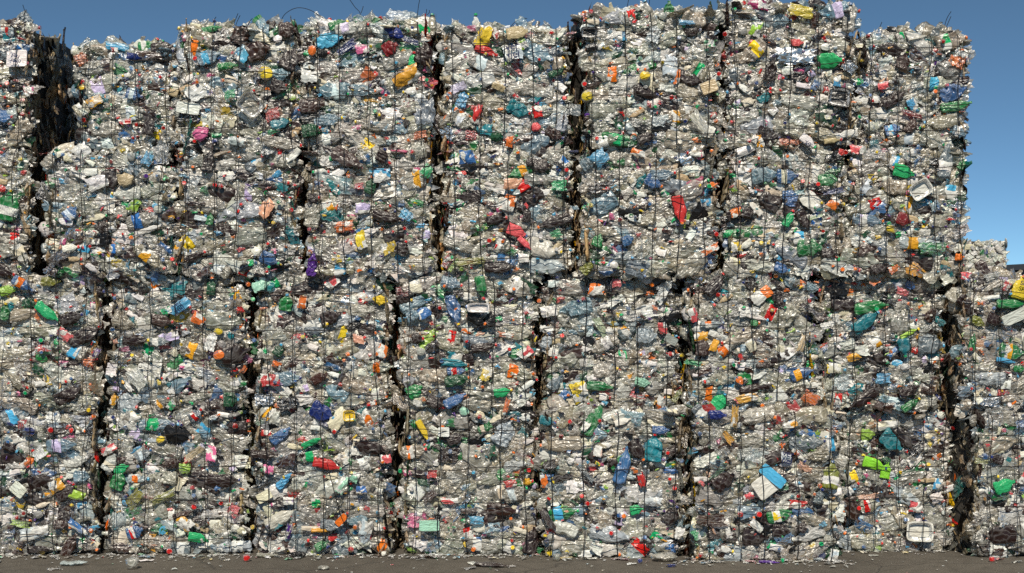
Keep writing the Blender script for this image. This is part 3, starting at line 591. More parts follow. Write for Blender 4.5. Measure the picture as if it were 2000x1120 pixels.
LAB = [
    ["bottom left corner bale with an amber card and dark brown bottles",
     "bottom row bale with a big crumpled black bag near its top edge",
     "bottom row bale with a red detergent bottle lying across its right half",
     "bottom row bale with a mint green box and a long black strip on its face",
     "bottom row bale with a tall blue bottle standing beside teal plastic",
     "bottom row bale standing furthest forward with a tilted square white card",
     "narrow set back bottom row bale with a white tray and bright lime plastic",
     "bottom right corner bale turned to show its dark left side with an amber scrap"],
    ["second row bale at the left edge with green bottles and dark brown bottles",
     "second row bale with a blue and green printed label bottle lying aslant",
     "second row bale with red film in its lower left corner beside a silver sheet",
     "second row bale with an upright sky blue bottle under a green one",
     "second row bale with a pale sage strip and a pointed yellow packet",
     "second row bale with a tilted orange label above a brown bottle",
     "second row bale with a shaded hole painted as black film at its top above a teal bottle",
     "second row bale at the right edge with a big yellow jug and a green bottle"],
    ["third row bale at the left edge with a big crushed green bottle",
     "third row bale with a tan lump, white sheets and a ringed brown bottle",
     "third row bale with two bright red caps and a peach label on a brown bottle",
     "third row bale with an orange film patch and a yellow film beside a brown bottle",
     "third row bale with a coral red curved piece under an orange label",
     "third row bale with a bright red plastic handle hanging at its right edge",
     "third row bale with a long white sheet over a green tray",
     "right end bale of the third row with a bright green detergent bottle and red cap"],
    ["topmost bale at the left edge with its dark right side open to a wide gap",
     "lowest topped bale of the top row with a white card jutting over black film",
     "top row bale with brown bottles on its rim under an arched loose wire",
     "top row bale with a navy blue bag and an oval amber label",
     "top row bale with a yellow label above a red bottle",
     "top row bale right of the deep black slit with a black corner tray",
     "top row bale with silver foil, a black food tray and yellow film on its rim",
     "top right corner bale of the wall with an orange film"],
]
DEPTH = 1.08
CONF = ['red', 'orange', 'yellow', 'blue', 'green', 'navy', 'skyblue', 'brown', 'amber', 'lime', 'teal', 'black', 'coral', 'red', 'blue', 'peach', 'paleblue', 'pink']
def rand_col(r, mode):
    u = r.random()
    if mode == 'pet':
        c = r.choices(['clear', 'cleargrey', 'clearwarm', 'ltblue', 'paleblue', 'slate', 'milk', 'brown', 'dkbrown', 'green'], [30, 16, 18, 6, 6, 4, 6, 4, 6, 3])[0]
    elif mode == 'fleck':
        c = r.choice(['red', 'orange', 'blue', 'skyblue', 'green', 'kelly', 'yellow', 'navy', 'white', 'white', 'brown', 'dkbrown', 'amber', 'coral', 'ltblue', 'teal', 'lime', 'skyblue', 'green', 'brown', 'orange', 'purple'])
    elif mode == 'dark':
        c = r.choice(['brown', 'dkbrown', 'dkbrown', 'dkgreen', 'black', 'teal', 'blue', 'green', 'brown', 'ltblue'])
    elif mode == 'fill':
        if u < 0.46: c = r.choice(['clear', 'cleargrey', 'clearwarm'])
        elif u < 0.66: c = r.choice(['milk', 'white', 'cream', 'milk', 'clear'])
        elif u < 0.75: c = r.choice(['ltblue', 'paleblue', 'slate'])
        elif u < 0.88: c = r.choice(['brown', 'dkbrown', 'black', 'dkgreen', 'grey', 'dkbrown'])
        else:
            c = C[r.choice(CONF)]
            return (c[0] * 0.85 + 0.03, c[1] * 0.85 + 0.03, c[2] * 0.85 + 0.03, min(c[3], 0.85))
    else:
        if u < 0.66: c = r.choice(['grey', 'clear', 'clearwarm', 'cleargrey', 'cleargrey', 'slate'])
        elif u < 0.88: c = r.choice(['black', 'dkbrown', 'brown', 'grey', 'dkgreen', 'brown'])
        elif u < 0.96: c = r.choice(['tan', 'milk', 'teal', 'cream'])
        else: c = r.choice(['red', 'skyblue', 'yellow', 'orange', 'white'])
    return C[c]

bales = []
def make_bale(row, col):
    x0, x1, yt, yb = ROWS[row][col]; yf = YF[row][col]; turn = R(TURN[row][col])
    ex = 2.5 if row < 2 else 1.0
    X0, Zt = px_world(x0 - ex, yt, yf); X1, Zb = px_world(x1 + ex, yb, yf)
    if row == 0: Zb = 0.0
    Wd, H = X1 - X0, Zt - Zb
    r = random.Random(100 * row + col)
    root = empty("plastic_bale", ((X0 + X1) / 2, yf, Zb), turn)
    tag(root, LAB[row][col], "plastic bale", "wire tied bales of crushed plastic stacked in a wall")
    DEPTH = 1.36 if (row >= 2 and col == 0) else 1.08
    root.location.y = yf + DEPTH / 2
    FR = -DEPTH / 2
    gl_ = x0 - ROWS[row][col - 1][1] if col > 0 else 40
    gr_ = ROWS[row][col + 1][0] - x1 if col < 7 else 40
    shutl, shutr = gl_ < 7, gr_ < 7
    # wires: fractions
    hz = [(f + r.uniform(-0.025, 0.025)) * H for f in (0.13, 0.37, 0.61, 0.86)]
    nv = 5 if Wd > 0.9 else 4
    vx = [(-0.5 + (i + 0.5) / nv + r.uniform(-0.025, 0.025)) * Wd for i in range(nv)]
    fav = [math.exp(r.gauss(0, 0.65)) for _ in range(12)]
    def recess(x, z):
        """how far the face lies behind its foremost bulge here: pulled in by wires, rounded at the edges"""
        d = 0.0
        for h in hz: d = max(d, 0.026 * math.exp(-((z - h) / 0.035) ** 2))
        for v in vx: d = max(d, 0.020 * math.exp(-((x - v) / 0.035) ** 2))
        e = min(Wd / 2 - x if not shutr else 1, Wd / 2 + x if not shutl else 1, z + 0.008, H - z + 0.008)
        d += 0.070 * max(0.0, 1 - e / 0.06) ** 2
        return d
    # core: bulges sideways behind the face so that neighbours touch deep in the gap
    n = 13
    a = np.linspace(-1, 1, n)
    core = []
    hw, hd, hh = Wd / 2 - 0.06, DEPTH / 2 - 0.075, H / 2 - 0.008
    Vc, Fc = [], []
    base = 0
    for ax in range(3):
        for sg in (-1, 1):
            u, v = np.meshgrid(a, a, indexing='ij')
            p = np.zeros((n * n, 3)); p[:, ax] = sg; p[:, (ax + 1) % 3] = u.ravel(); p[:, (ax + 2) % 3] = v.ravel()
            if sg < 0: p[:, (ax + 1) % 3] *= -1
            Vc.append(p); Fc.append(grid_faces(n, n, False) + base); base += n * n
    Vc = np.concatenate(Vc); q = Vc.copy()
    Vc = Vc * np.array([hw, hd, hh])
    bul = np.clip(1 - np.abs(q[:, 1] - 0.15) ** 2 / 0.8, 0, 1)
    bw = np.where(q[:, 0] > 0, 0.07 + max(gr_ if gr_ < 35 else 0, 0) / PPM * 0.5, 0.07 + max(gl_ if gl_ < 35 else 0, 0) / PPM * 0.5)
    Vc[:, 0] += np.sign(q[:, 0]) * (np.abs(q[:, 0]) > 0.999) * bul * bw
    Vc[:, 2] += H / 2
    k1 = np.sin(Vc @ np.array([21., 17., 25.]) + col) * 0.012
    Vc[:, 1] += k1 * (np.abs(q[:, 1]) > 0.999)
    link("packed_core", make_mesh("packed_core", Vc, Fc and np.concatenate(Fc), M_CORE, False), root)
    # compressed filling
    hp, hs = Heap(), Heap()
    kb, kw, kc = r.uniform(0.84, 1.06) * (0.93 if row == 0 else 1.0), r.uniform(0.86, 1.03), r.uniform(-0.07, 0.07)
    def bt(c):          # every bale has its own dirt and clarity
        return (min(c[0] * kb, .9), min(c[1] * kb * (0.5 + 0.5 * kw), .9), min(c[2] * kb * kw, .9), max(0, min(1, c[3] + (kc if c[3] < .8 else 0))))
    def scatter(nn, pool, colmode, depth, tilt, sz, face='front', angs=0.6):
        for _ in range(nn):
            p = r.choice(pool); s = r.uniform(*sz)
            if face == 'front':
                m = 0.42 * p.ext[0] * s
                x, z = r.uniform(-Wd / 2 + m, Wd / 2 - m), r.uniform(0.02, H - 0.015)
                pos = (x, FR + recess(x, z) + r.uniform(*depth), z); an = r.gauss(0, angs)
            elif face == 'top':
                pos = (r.uniform(-Wd / 2, Wd / 2), r.uniform(FR + 0.02, -FR), H - 0.025 + r.uniform(-0.02, 0.015)); an = r.uniform(0, 6.28)
            else:
                sg = 1 if face == 'right' else -1
                y = r.uniform(FR + 0.03, DEPTH / 2 - 0.05)
                bu = max(0.0, 1 - (y / (DEPTH / 2) - 0.15) ** 2 / 0.8)
                pos = (sg * (Wd / 2 - 0.05 + 0.08 * bu + r.uniform(-0.015, 0.012)), y, r.uniform(0.03, H - 0.03)); an = R(90) + r.gauss(0, 0.6)
            side_ = face in ('left', 'right')
            (hs if side_ else hp).add(p, xf(face, pos, an, r.uniform(-tilt, tilt), r.uniform(-tilt, tilt), (s * 1.15, s * 0.9, s * 0.8)), (lambda c: (c[0] * .75, c[1] * .60, c[2] * .42, max(c[3], .7)) if side_ else c)(bt(jit(rand_col(r, colmode), r, 0.25))))  # side pieces tinted darker and warmer: painted shade on top of dirt
    vis = 1.0 if 0 <= col <= 6 else 1.0
    scatter(100, F_PET, 'pet', (0.045, 0.07), 0.2, (0.8, 1.2))
    scatter(170, F_SHEET, 'fill', (0.03, 0.06), 0.3, (0.7, 1.25))
    scatter(190, F_SCRAP, 'fill', (0.02, 0.05), 0.45, (0.6, 1.15)); scatter(75, F_SCRAP, 'fill', (-0.006, 0.012), 0.4, (0.4, 0.9))
    scatter(14, F_CAP, 'fill', (-0.006, 0.03), 1.0, (0.8, 1.0))
    scatter(70, F_SCRAP, 'fleck', (-0.012, 0.010), 0.5, (0.22, 0.55))
    scatter(26, F_SHEET, 'dark', (0.004, 0.03), 0.3, (0.4, 0.9))
    # sides and top
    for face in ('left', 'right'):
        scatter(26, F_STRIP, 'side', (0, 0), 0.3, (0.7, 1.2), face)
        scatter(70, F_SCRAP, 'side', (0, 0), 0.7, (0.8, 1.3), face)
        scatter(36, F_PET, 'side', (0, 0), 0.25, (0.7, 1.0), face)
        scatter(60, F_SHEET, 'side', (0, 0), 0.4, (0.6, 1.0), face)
    ntop = 70 if row == 3 else 24
    scatter(ntop, F_SHEET, 'fill', (0, 0), 0.5, (0.6, 1.0), 'top')
    scatter(ntop // 2, F_PET, 'fill', (0, 0), 0.3, (0.7, 1.0), 'top')
    # landmarks
    ca, sa = math.cos(-turn), math.sin(-turn)
    def to_local(px, py):
        Xw, Zw = px_world(px, py, yf)
        return (Xw - (X0 + X1) / 2), Zw - Zb
    taken = []
    s = (D + yf) / D
    def in_me(px, py, m=0):
        top = yt - (60 if row == 3 else 3)
        return x0 - 6 <= px < x1 + 6 and top <= py < yb + 3
    for it in items:
        if it.get('used') or not in_me(it['px'], it['py']): continue
        it['used'] = True
        x, z = to_local(it['px'], it['py']); L, Wp = it['L'] / PPM * s, it['W'] / PPM * s
        a_ = it['a']
        if Wp > L: L, Wp, a_ = Wp, L, a_ + 90
        z = max(z, 0.03 + 0.3 * Wp)
        mx = 0.42 * (L * abs(math.cos(R(a_))) + Wp * abs(math.sin(R(a_))))
        if it['k'] != 's': x = max(-Wd / 2 + min(mx, Wd / 2), min(Wd / 2 - min(mx, Wd / 2), x))
        dep = -0.010 + 0.6 * recess(x, z) + r.uniform(-0.012, 0.006)
        if it['k'] in 'lcft': dep -= 0.012
        if it['k'] in 'ct': dep -= 0.012
        if it['k'] == 'f' and it['c'] == 'black': dep += 0.02
        put_piece(root, it['k'], it['c'], 'front', (x, FR + dep, z), R(a_), L * 1.08, Wp * 1.08, 0.14, r, lab=True)
        taken.append((x, z, 0.50 * math.sqrt(L * Wp)))
    # the many clear bottles and films in between
    placed, tries = 0, 0
    nbig = int(66 * Wd * H / 1.1)
    while placed < nbig and tries < 3000:
        tries += 1
        x, z = r.uniform(-Wd / 2 + 0.035, Wd / 2 - 0.035), r.uniform(0.04, H - 0.03)
        u = r.random()
        if u < 0.54: k, L, Wp = 'p', r.uniform(0.20, 0.34), r.uniform(0.095, 0.16)
        elif u < 0.90: k, L, Wp = 'f', r.uniform(0.12, 0.28), r.uniform(0.08, 0.17)
        elif u < 0.955: k, L, Wp = 'l', r.uniform(0.05, 0.10), r.uniform(0.04, 0.07)
        elif u < 0.995: k, L, Wp = 'd', r.uniform(0.09, 0.16), r.uniform(0.04, 0.075)
        else: k, L, Wp = 'u', 0.07, 0.06
        rad = 0.36 * math.sqrt(L * Wp) * (1 - 0.5 * tries / 3000)
        an0 = r.gauss(0, 0.38)
        mx = 0.43 * (L * abs(math.cos(an0)) + Wp * abs(math.sin(an0)))
        if (x > Wd / 2 - mx * (0.7 if shutr else 1)) or (x < -Wd / 2 + mx * (0.7 if shutl else 1)): continue
        if any((x - a2) ** 2 + (z - b2) ** 2 < (rad + c2 * 0.9) ** 2 * 0.8 for a2, b2, c2 in taken): continue
        an = an0 + (math.pi if r.random() < 0.5 else 0)
        if k == 'p':
            c = r.choices(['clear', 'cleargrey', 'clearwarm', 'ltblue', 'paleblue', 'slate', 'milk', 'green', 'dkbrown'], [a_ * b_ for a_, b_ in zip([34, 14, 15, 6, 6, 4, 7, 3, 6], fav)])[0]
        elif k == 'f':
            c = r.choices(['clear', 'clearwarm', 'cleargrey', 'milk', 'white', 'grey', 'cream', 'silver', 'dkbrown', 'paleblue'], [a_ * b_ for a_, b_ in zip([32, 17, 13, 11, 9, 4, 3, 1.5, 5, 5], fav)])[0]
        elif k == 'l':
            c = r.choice(['white', 'orange', 'red', 'skyblue', 'kelly', 'white', 'cream', 'lilac', 'pink', 'paleblue'])
        elif k == 'd': c = r.choice(['white', 'white', 'cream', 'milk', 'white', 'tan'])
        else: c = r.choice(['white', 'milk', 'cream', 'white', 'grey'])
        dep = 0.016 + recess(x, z) + r.uniform(-0.012, 0.014)
        put_piece(root, k, c, 'front', (x, FR + dep, z), an, L, Wp, 0.12, r, lab=c in ('green', 'dkbrown', 'silver', 'tan', 'orange', 'red', 'skyblue', 'kelly', 'pink'))
        taken.append((x, z, rad)); placed += 1
    # caps
    def cap(x, z, c, sc):
        q = P_CAP[0]
        M = xf('front', (x, FR - 0.020 + 0.5 * recess(x, z), z), r.uniform(0, 6), r.gauss(0, 0.7), r.gauss(0, 0.7), (sc, sc, sc))
        o = link('bottle_cap', q.mesh('bottle_cap', M_PL), root, M, jit(C[c], r))
        o["label"] = CNAME[c] + " bottle cap"
    for cp in caps:
        if cp.get('used') or not in_me(cp['px'], cp['py']): continue
        cp['used'] = True
        x, z = to_local(cp['px'], cp['py']); cap(x, max(z, 0.03), cp['c'], 1.12 * cp['s'])
    for _ in range(9):
        cap(r.uniform(-Wd / 2 + 0.04, Wd / 2 - 0.04), r.uniform(0.04, H - 0.04), r.choice(['red', 'red', 'white', 'blue', 'yellow', 'orange', 'kelly', 'skyblue', 'navy', 'milk']), r.uniform(0.75, 1.0))
    # loose ends of film and flattened bottles that hang out over the seams
    for sg, shut in ((-1, shutl), (1, shutr)):
        for _ in range(8 if shut else 1):
            c = r.choices(['clear', 'cleargrey', 'clearwarm', 'milk', 'dkbrown', 'black', 'slate', 'grey'], [20, 12, 14, 5, 5, 3, 5, 4])[0]
            k = r.choice('fffp')
            L = r.uniform(0.12, 0.2)
            put_piece(root, k, c, 'front', (sg * (Wd / 2 - r.uniform(-0.01, 0.03)), FR + r.uniform(0.05, 0.11), r.uniform(0.05, H - 0.05)), r.gauss(0, 0.7), L, L * r.uniform(0.4, 0.6), 0.5, r)
    # rim pieces that break the skyline
    if row == 3:
        for _ in range(22):
            x = r.uniform(-Wd / 2 + 0.03, Wd / 2 - 0.03)
            k = r.choice(['p', 'p', 'f', 'f'])
            c = r.choices(['clear', 'cleargrey', 'clearwarm', 'ltblue', 'milk', 'white', 'green', 'dkbrown'], [26, 12, 12, 6, 8, 8, 3, 4])[0]
            L, Wp = (r.uniform(0.14, 0.24), r.uniform(0.07, 0.1)) if k == 'p' else (r.uniform(0.1, 0.18), r.uniform(0.06, 0.1))
            put_piece(root, k, c, 'front', (x, FR + r.uniform(0.03, 0.25), H + r.uniform(-0.03, 0.03)), r.gauss(0.0, 0.5) if r.random() < 0.75 else r.uniform(0.5, 2.6), L, Wp, 0.5, r)
    hp_o = hp.build("packed_plastic", root, 0.004 if row == 0 else None)
    hp_o["kind"] = "stuff"
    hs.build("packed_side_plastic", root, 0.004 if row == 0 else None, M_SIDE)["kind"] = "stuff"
    # tie wires, one loop each
    for h in hz:
        pts = []
        ph, ph2, tilt = r.uniform(0, 6), r.uniform(0, 6), r.uniform(-0.012, 0.012)
        xs = np.linspace(-Wd / 2 + 0.01, Wd / 2 - 0.01, 26)
        for x in xs:
            e = Wd / 2 - abs(x)
            pts.append((x, FR - 0.046 + 0.07 * max(0, 1 - e / 0.07) ** 2 + 0.015 * math.sin(x * 15 + ph), h + tilt * x / Wd * 2 + 0.009 * math.sin(x * 7 + ph2) + 0.004 * math.sin(x * 23 + ph)))
        for y in np.linspace(FR + 0.12, DEPTH / 2 - 0.08, 7):
            bu = max(0.0, 1 - (y / (DEPTH / 2) - 0.15) ** 2 / 0.8); pts.append((Wd / 2 - 0.015 + 0.06 * bu, y, h + r.uniform(-0.006, 0.006)))
        pts.append((Wd / 2 - 0.05, DEPTH / 2, h)); pts.append((-Wd / 2 + 0.05, DEPTH / 2, h))
        for y in np.linspace(DEPTH / 2 - 0.08, FR + 0.12, 7):
            bu = max(0.0, 1 - (y / (DEPTH / 2) - 0.15) ** 2 / 0.8); pts.append((-Wd / 2 + 0.015 - 0.06 * bu, y, h + r.uniform(-0.006, 0.006)))
        tube("tie_wire", pts, 0.0032, M_WIRE, root, 5, True)
    for v in vx:
        pts = []
        ph, ph2, tilt = r.uniform(0, 6), r.uniform(0, 6), r.uniform(-0.014, 0.014)
        for z in np.linspace(0.012, H - 0.01, 24):
            e = min(z, H - z)
            pts.append((v + tilt * (z / H - 0.5) * 2 + 0.010 * math.sin(z * 6 + ph) + 0.004 * math.sin(z * 19 + ph2), FR - 0.049 + 0.06 * max(0, 1 - e / 0.06) ** 2 + 0.015 * math.sin(z * 13 + ph2), z))
        pts += [(v, FR + 0.15, H - 0.005), (v, 0, H), (v, DEPTH / 2 - 0.05, H - 0.01), (v, DEPTH / 2, H - 0.06), (v, DEPTH / 2, 0.05), (v, DEPTH / 2 - 0.05, 0.008), (v, FR + 0.1, 0.008)]
        tube("tie_wire", pts, 0.0032, M_WIRE, root, 5, True)
    return dict(root=root, X=(X0 + X1) / 2, yf=yf, Zb=Zb, W=Wd, H=H, rect=(x0, x1, yt, yb), FR=FR)

BALES = {}
for row in range(4):
    for col in range(8):
        BALES[(row, col)] = make_bale(row, col)

# ------------------------------------------------------------------ loose ends of wire on the skyline and across the faces (photo px, depth behind the face)
def loose(row, col, pts, dep=0.1, rad=0.0026):
    b = BALES[(row, col)]
    P = []
    for i, q in enumerate(pts):
        X, Z = px_world(q[0], q[1], b['yf'] + dep)
        P.append(Vector((X - b['X'], b['FR'] + dep + 0.012 * math.sin(i * 1.3), Z - b['Zb'])))
    # smooth the polyline
    Q = []
    for i in range(len(P) - 1):
        p0, p1, p2, p3 = P[max(i - 1, 0)], P[i], P[i + 1], P[min(i + 2, len(P) - 1)]
        for t in np.linspace(0, 1, 6, endpoint=False):
            Q.append(0.5 * ((2 * p1) + (p2 - p0) * t + (2 * p0 - 5 * p1 + 4 * p2 - p3) * t * t + (3 * p1 - p0 - 3 * p2 + p3) * t ** 3))
    Q.append(P[-1])
    tube("loose_wire", Q, rad, M_WIRE, b['root'])
loose(3, 2, [(543, 80), (545, 55), (552, 32), (568, 20), (585, 16), (605, 20), (625, 32), (642, 48), (662, 75)])
loose(3, 2, [(450, 70), (455, 48), (464, 26)]); loose(3, 2, [(455, 66), (461, 44), (468, 30)])
loose(3, 2, [(408, 60), (414, 44), (421, 33)]); loose(3, 2, [(482, 55), (486, 42), (492, 36)])
loose(3, 0, [(42, 60), (44, 40), (47, 25), (44, 10)]); loose(3, 0, [(44, 32), (49, 18)])
loose(3, 3, [(706, 50), (704, 26), (694, 14), (684, 0)]); loose(3, 3, [(706, 26), (710, 12)])
loose(3, 3, [(814, 48), (816, 28), (818, 12), (822, -6)]); loose(3, 3, [(822, 40), (832, 28), (834, 18)]); loose(3, 3, [(824, 36), (838, 26), (839, 20)])
loose(3, 4, [(995, 55), (1005, 43), (1018, 36), (1029, 37)])
loose(3, 5, [(1166, 30), (1163, 18), (1166, 8)]); loose(3, 5, [(1225, 30), (1226, 10), (1229, -6)]); loose(3, 5, [(1267, 30), (1268, 8), (1270, -6)])
loose(3, 7, [(1716, 80), (1718, 58), (1723, 43)]); loose(3, 7, [(1840, 80), (1845, 55), (1850, 36), (1857, 23)]); loose(3, 7, [(1844, 66), (1852, 46), (1858, 32)])
loose(0, 5, [(1500, 812), (1530, 845), (1560, 875), (1600, 915)], -0.045); loose(3, 6, [(1545, 265), (1575, 305), (1610, 330), (1650, 355)], -0.05)
loose(0, 2, [(640, 905), (655, 965), (672, 1020), (700, 1060), (740, 1088), (762, 1098)], -0.06)
loose(1, 1, [(405, 770), (410, 800), (412, 840), (422, 870)], -0.05)

# ------------------------------------------------------------------ lettering on printed pieces
def lettering(row, col, text, px, py, size_px, ang, dep=-0.062, flip=False):
    b = BALES[(row, col)]
    fc = bpy.data.curves.new("lettering", 'FONT'); fc.body = text; fc.size = size_px / PPM; fc.extrude = 0.0008
    fc.align_x = 'CENTER'; fc.align_y = 'CENTER'; fc.space_line = 0.8; fc.offset = 0.0006
    tmp = bpy.data.objects.new("lettering_source", fc)
    COL.objects.link(tmp)
    dg = bpy.context.evaluated_depsgraph_get()
    me = bpy.data.meshes.new_from_object(tmp.evaluated_get(dg))
    bpy.data.objects.remove(tmp)
    me.materials.clear(); me.materials.append(M_INK)
    X, Z = px_world(px, py, b['yf'])
    x, z = X - b['X'], Z - b['Zb']
    # on a small printed label of its own
    M = xf('front', (x, b['FR'] + dep, z), R(ang), 0, 0, (1, 1, 1))
    best, bd = None, 9
    for ch in b['root'].children:
        if ch.name.split('.')[0] in ('printed_label', 'detergent_bottle', 'card_sheet'):
            d = (ch.matrix_basis.translation - Vector((x, b['FR'], z))).length
            if d < bd: best, bd = ch, d
    o = link("lettering", me, best if best else b['root'])
    o.matrix_basis = (best.matrix_basis.inverted() @ M) if best else M
for a in [(3, 4, "ver\nnel", 1001, 102, 20, 10), (1, 1, "ver\nnel", 353, 600, 15, 35), (0, 5, "ver\nnel", 1534, 892, 17, -12), (3, 0, "ver\nnel", 33, 118, 13, 160),
          (2, 6, "Yo", 1576, 282, 11, -12), (1, 4, "SEIFE", 1126, 758, 8, 12), (1, 7, "SPA", 1988, 556, 12, -20), (1, 4, "no", 1061, 609, 9, 0)]:
    lettering(*a)

# ------------------------------------------------------------------ far stack of bales and hall
def far_bale(x, y, z, Wd, H, seed, label):
    r = random.Random(seed)
    root = empty("plastic_bale", (x, y + 0.5, z), R(r.uniform(-2, 2)))
    tag(root, label, "plastic bale", "bales in the stack standing further back")
    V, F = proto_rings([(1e-4, 1e-4, 0), (Wd / 2 - .05, .45, 0), (Wd / 2 - .04, .46, 0.03), (Wd / 2 - .04, .46, H - .04), (Wd / 2 - .06, .44, H - 0.01), (1e-4, 1e-4, H - 0.01)], 24, 9)
    link("packed_core", make_mesh("packed_core", V, F, M_CORE, False), root)
    hp = Heap()
    for face, n in (('front', 620), ('right', 380), ('left', 200), ('top', 150)):
        for _ in range(n):
            p = r.choice(F_SHEET + F_SCRAP + F_PET + F_CAP); s = r.uniform(0.7, 1.1)
            if face == 'front': pos = (r.uniform(-Wd / 2 + 0.04, Wd / 2 - 0.04), -0.5 + r.uniform(-0.01, 0.05), r.uniform(0.03, H - 0.03))
            elif face == 'top': pos = (r.uniform(-Wd / 2, Wd / 2), r.uniform(-.45, .45), H - 0.035)
            else: pos = ((1 if face == 'right' else -1) * (Wd / 2 + r.uniform(-0.04, 0.01)), r.uniform(-.48, .48), r.uniform(0.03, H - 0.03))
            c = rand_col(r, 'fill') if r.random() < 0.3 else C[r.choice(['milk', 'clear', 'white', 'milk', 'cream'])]; s *= 0.75
            hp.add(p, xf(face, pos, r.gauss(0, 0.9), r.uniform(-.25, .25), r.uniform(-.25, .25), (s, s, s * .7)), jit(c, r, 0.2))
    hp.build("packed_plastic", root)["kind"] = "stuff"
for i, (lab) in enumerate(["ground level bale of the far stack at the right", "middle bale of the far stack at the right", "pale bale on top of the far stack seen past the right end of the wall"]):
    far_bale(7.22 - 0.02 * i, 10.4, i * 1.015, 1.08, 1.01, 900 + i, lab)

hall = empty("storage_hall", (22.6, 46.0, 0))
tag(hall, "distant dark hall with a rounded roof behind the right hand bales", "building")
n = 24
V = []
for y in (0.0, 14.0):
    for i in range(n + 1):
        t = math.pi * i / n
        V.append((-6.5 * math.cos(t), y, 2.3 + 1.75 * math.sin(t)))
    for i in range(n + 1):
        t = math.pi * i / n
        V.append((-6.2 * math.cos(t), y, 2.3 + 1.5 * math.sin(t)))
V = np.array(V); q = n + 1
F = []
for i in range(n):
    F += [(i, i + 1, 2 * q + i + 1, 2 * q + i), (q + i + 1, q + i, 3 * q + i, 3 * q + i + 1), (i + 1, i, q + i, q + i + 1), (2 * q + i, 2 * q + i + 1, 3 * q + i + 1, 3 * q + i)]
link("roof", make_mesh("roof", V, np.array(F), M_ROOF, False), hall)
V, F = [], []
for y in (0.3, 13.7):
    b0 = len(V)
    for i in range(n + 1):
        t = math.pi * i / n
        V += [(-6.1 * math.cos(t), y, 0.0), (-6.1 * math.cos(t), y, 2.3 + 1.42 * math.sin(t))]
    for i in range(n): F.append((b0 + 2 * i, b0 + 2 * i + 2, b0 + 2 * i + 3, b0 + 2 * i + 1))
b0 = len(V)
for x in (-6.1, 6.1):
    V += [(x, 0.3, 0), (x, 13.7, 0), (x, 13.7, 2.3), (x, 0.3, 2.3)]
    F.append((len(V) - 4, len(V) - 3, len(V) - 2, len(V) - 1))
link("wall", make_mesh("wall", np.array(V), np.array(F), M_HALL, False), hall)

# ------------------------------------------------------------------ ground
gx = 600.0
gme = make_mesh("ground", np.array([(-gx, -60, 0), (gx, -60, 0), (gx, 1500, 0), (-gx, 1500, 0)]), np.array([(0, 1, 2, 3)]), M_GROUND, False)
tag(link("ground", gme), kind="structure")

# ------------------------------------------------------------------ litter on the ground: every piece its own thing
def ground_at(px, py):
    y = EYE * 2600.0 / (py - HOR) - D
    return (px - 1000.0) / 2600.0 * (y + D), y
def litter(name, proto, px, py, L, Wd, ang, c, label, cat, mat=None, thick=1.0, tilt=0.1, group=None, stand=0.0):
    X, Y = ground_at(px, py)
    r = random.Random(int(px * 7 + py))
    sx, sy = L / proto.ext[0], Wd / proto.ext[1]; sz = thick * min(1.3, max(0.5, (sx + sy) / 2))
    rot = Matrix.Rotation(R(ang), 4, 'Z') @ Matrix.Rotation(stand, 4, 'Y') @ Matrix.Rotation(r.uniform(-tilt, tilt), 4, 'X')
    A = np.array(rot @ Matrix.Diagonal((sx, sy, sz, 1)))[:3, :3]
    zmin = (proto.V @ A.T)[:, 2].min()
    o = link(name, proto.mesh(name, mat or M_PL), None, Matrix.Translation((X, Y, -zmin + 0.001)) @ Matrix(A.tolist()).to_4x4(), jit(C[c], r, 0.08))
    tag(o, label, cat, group)
    return o
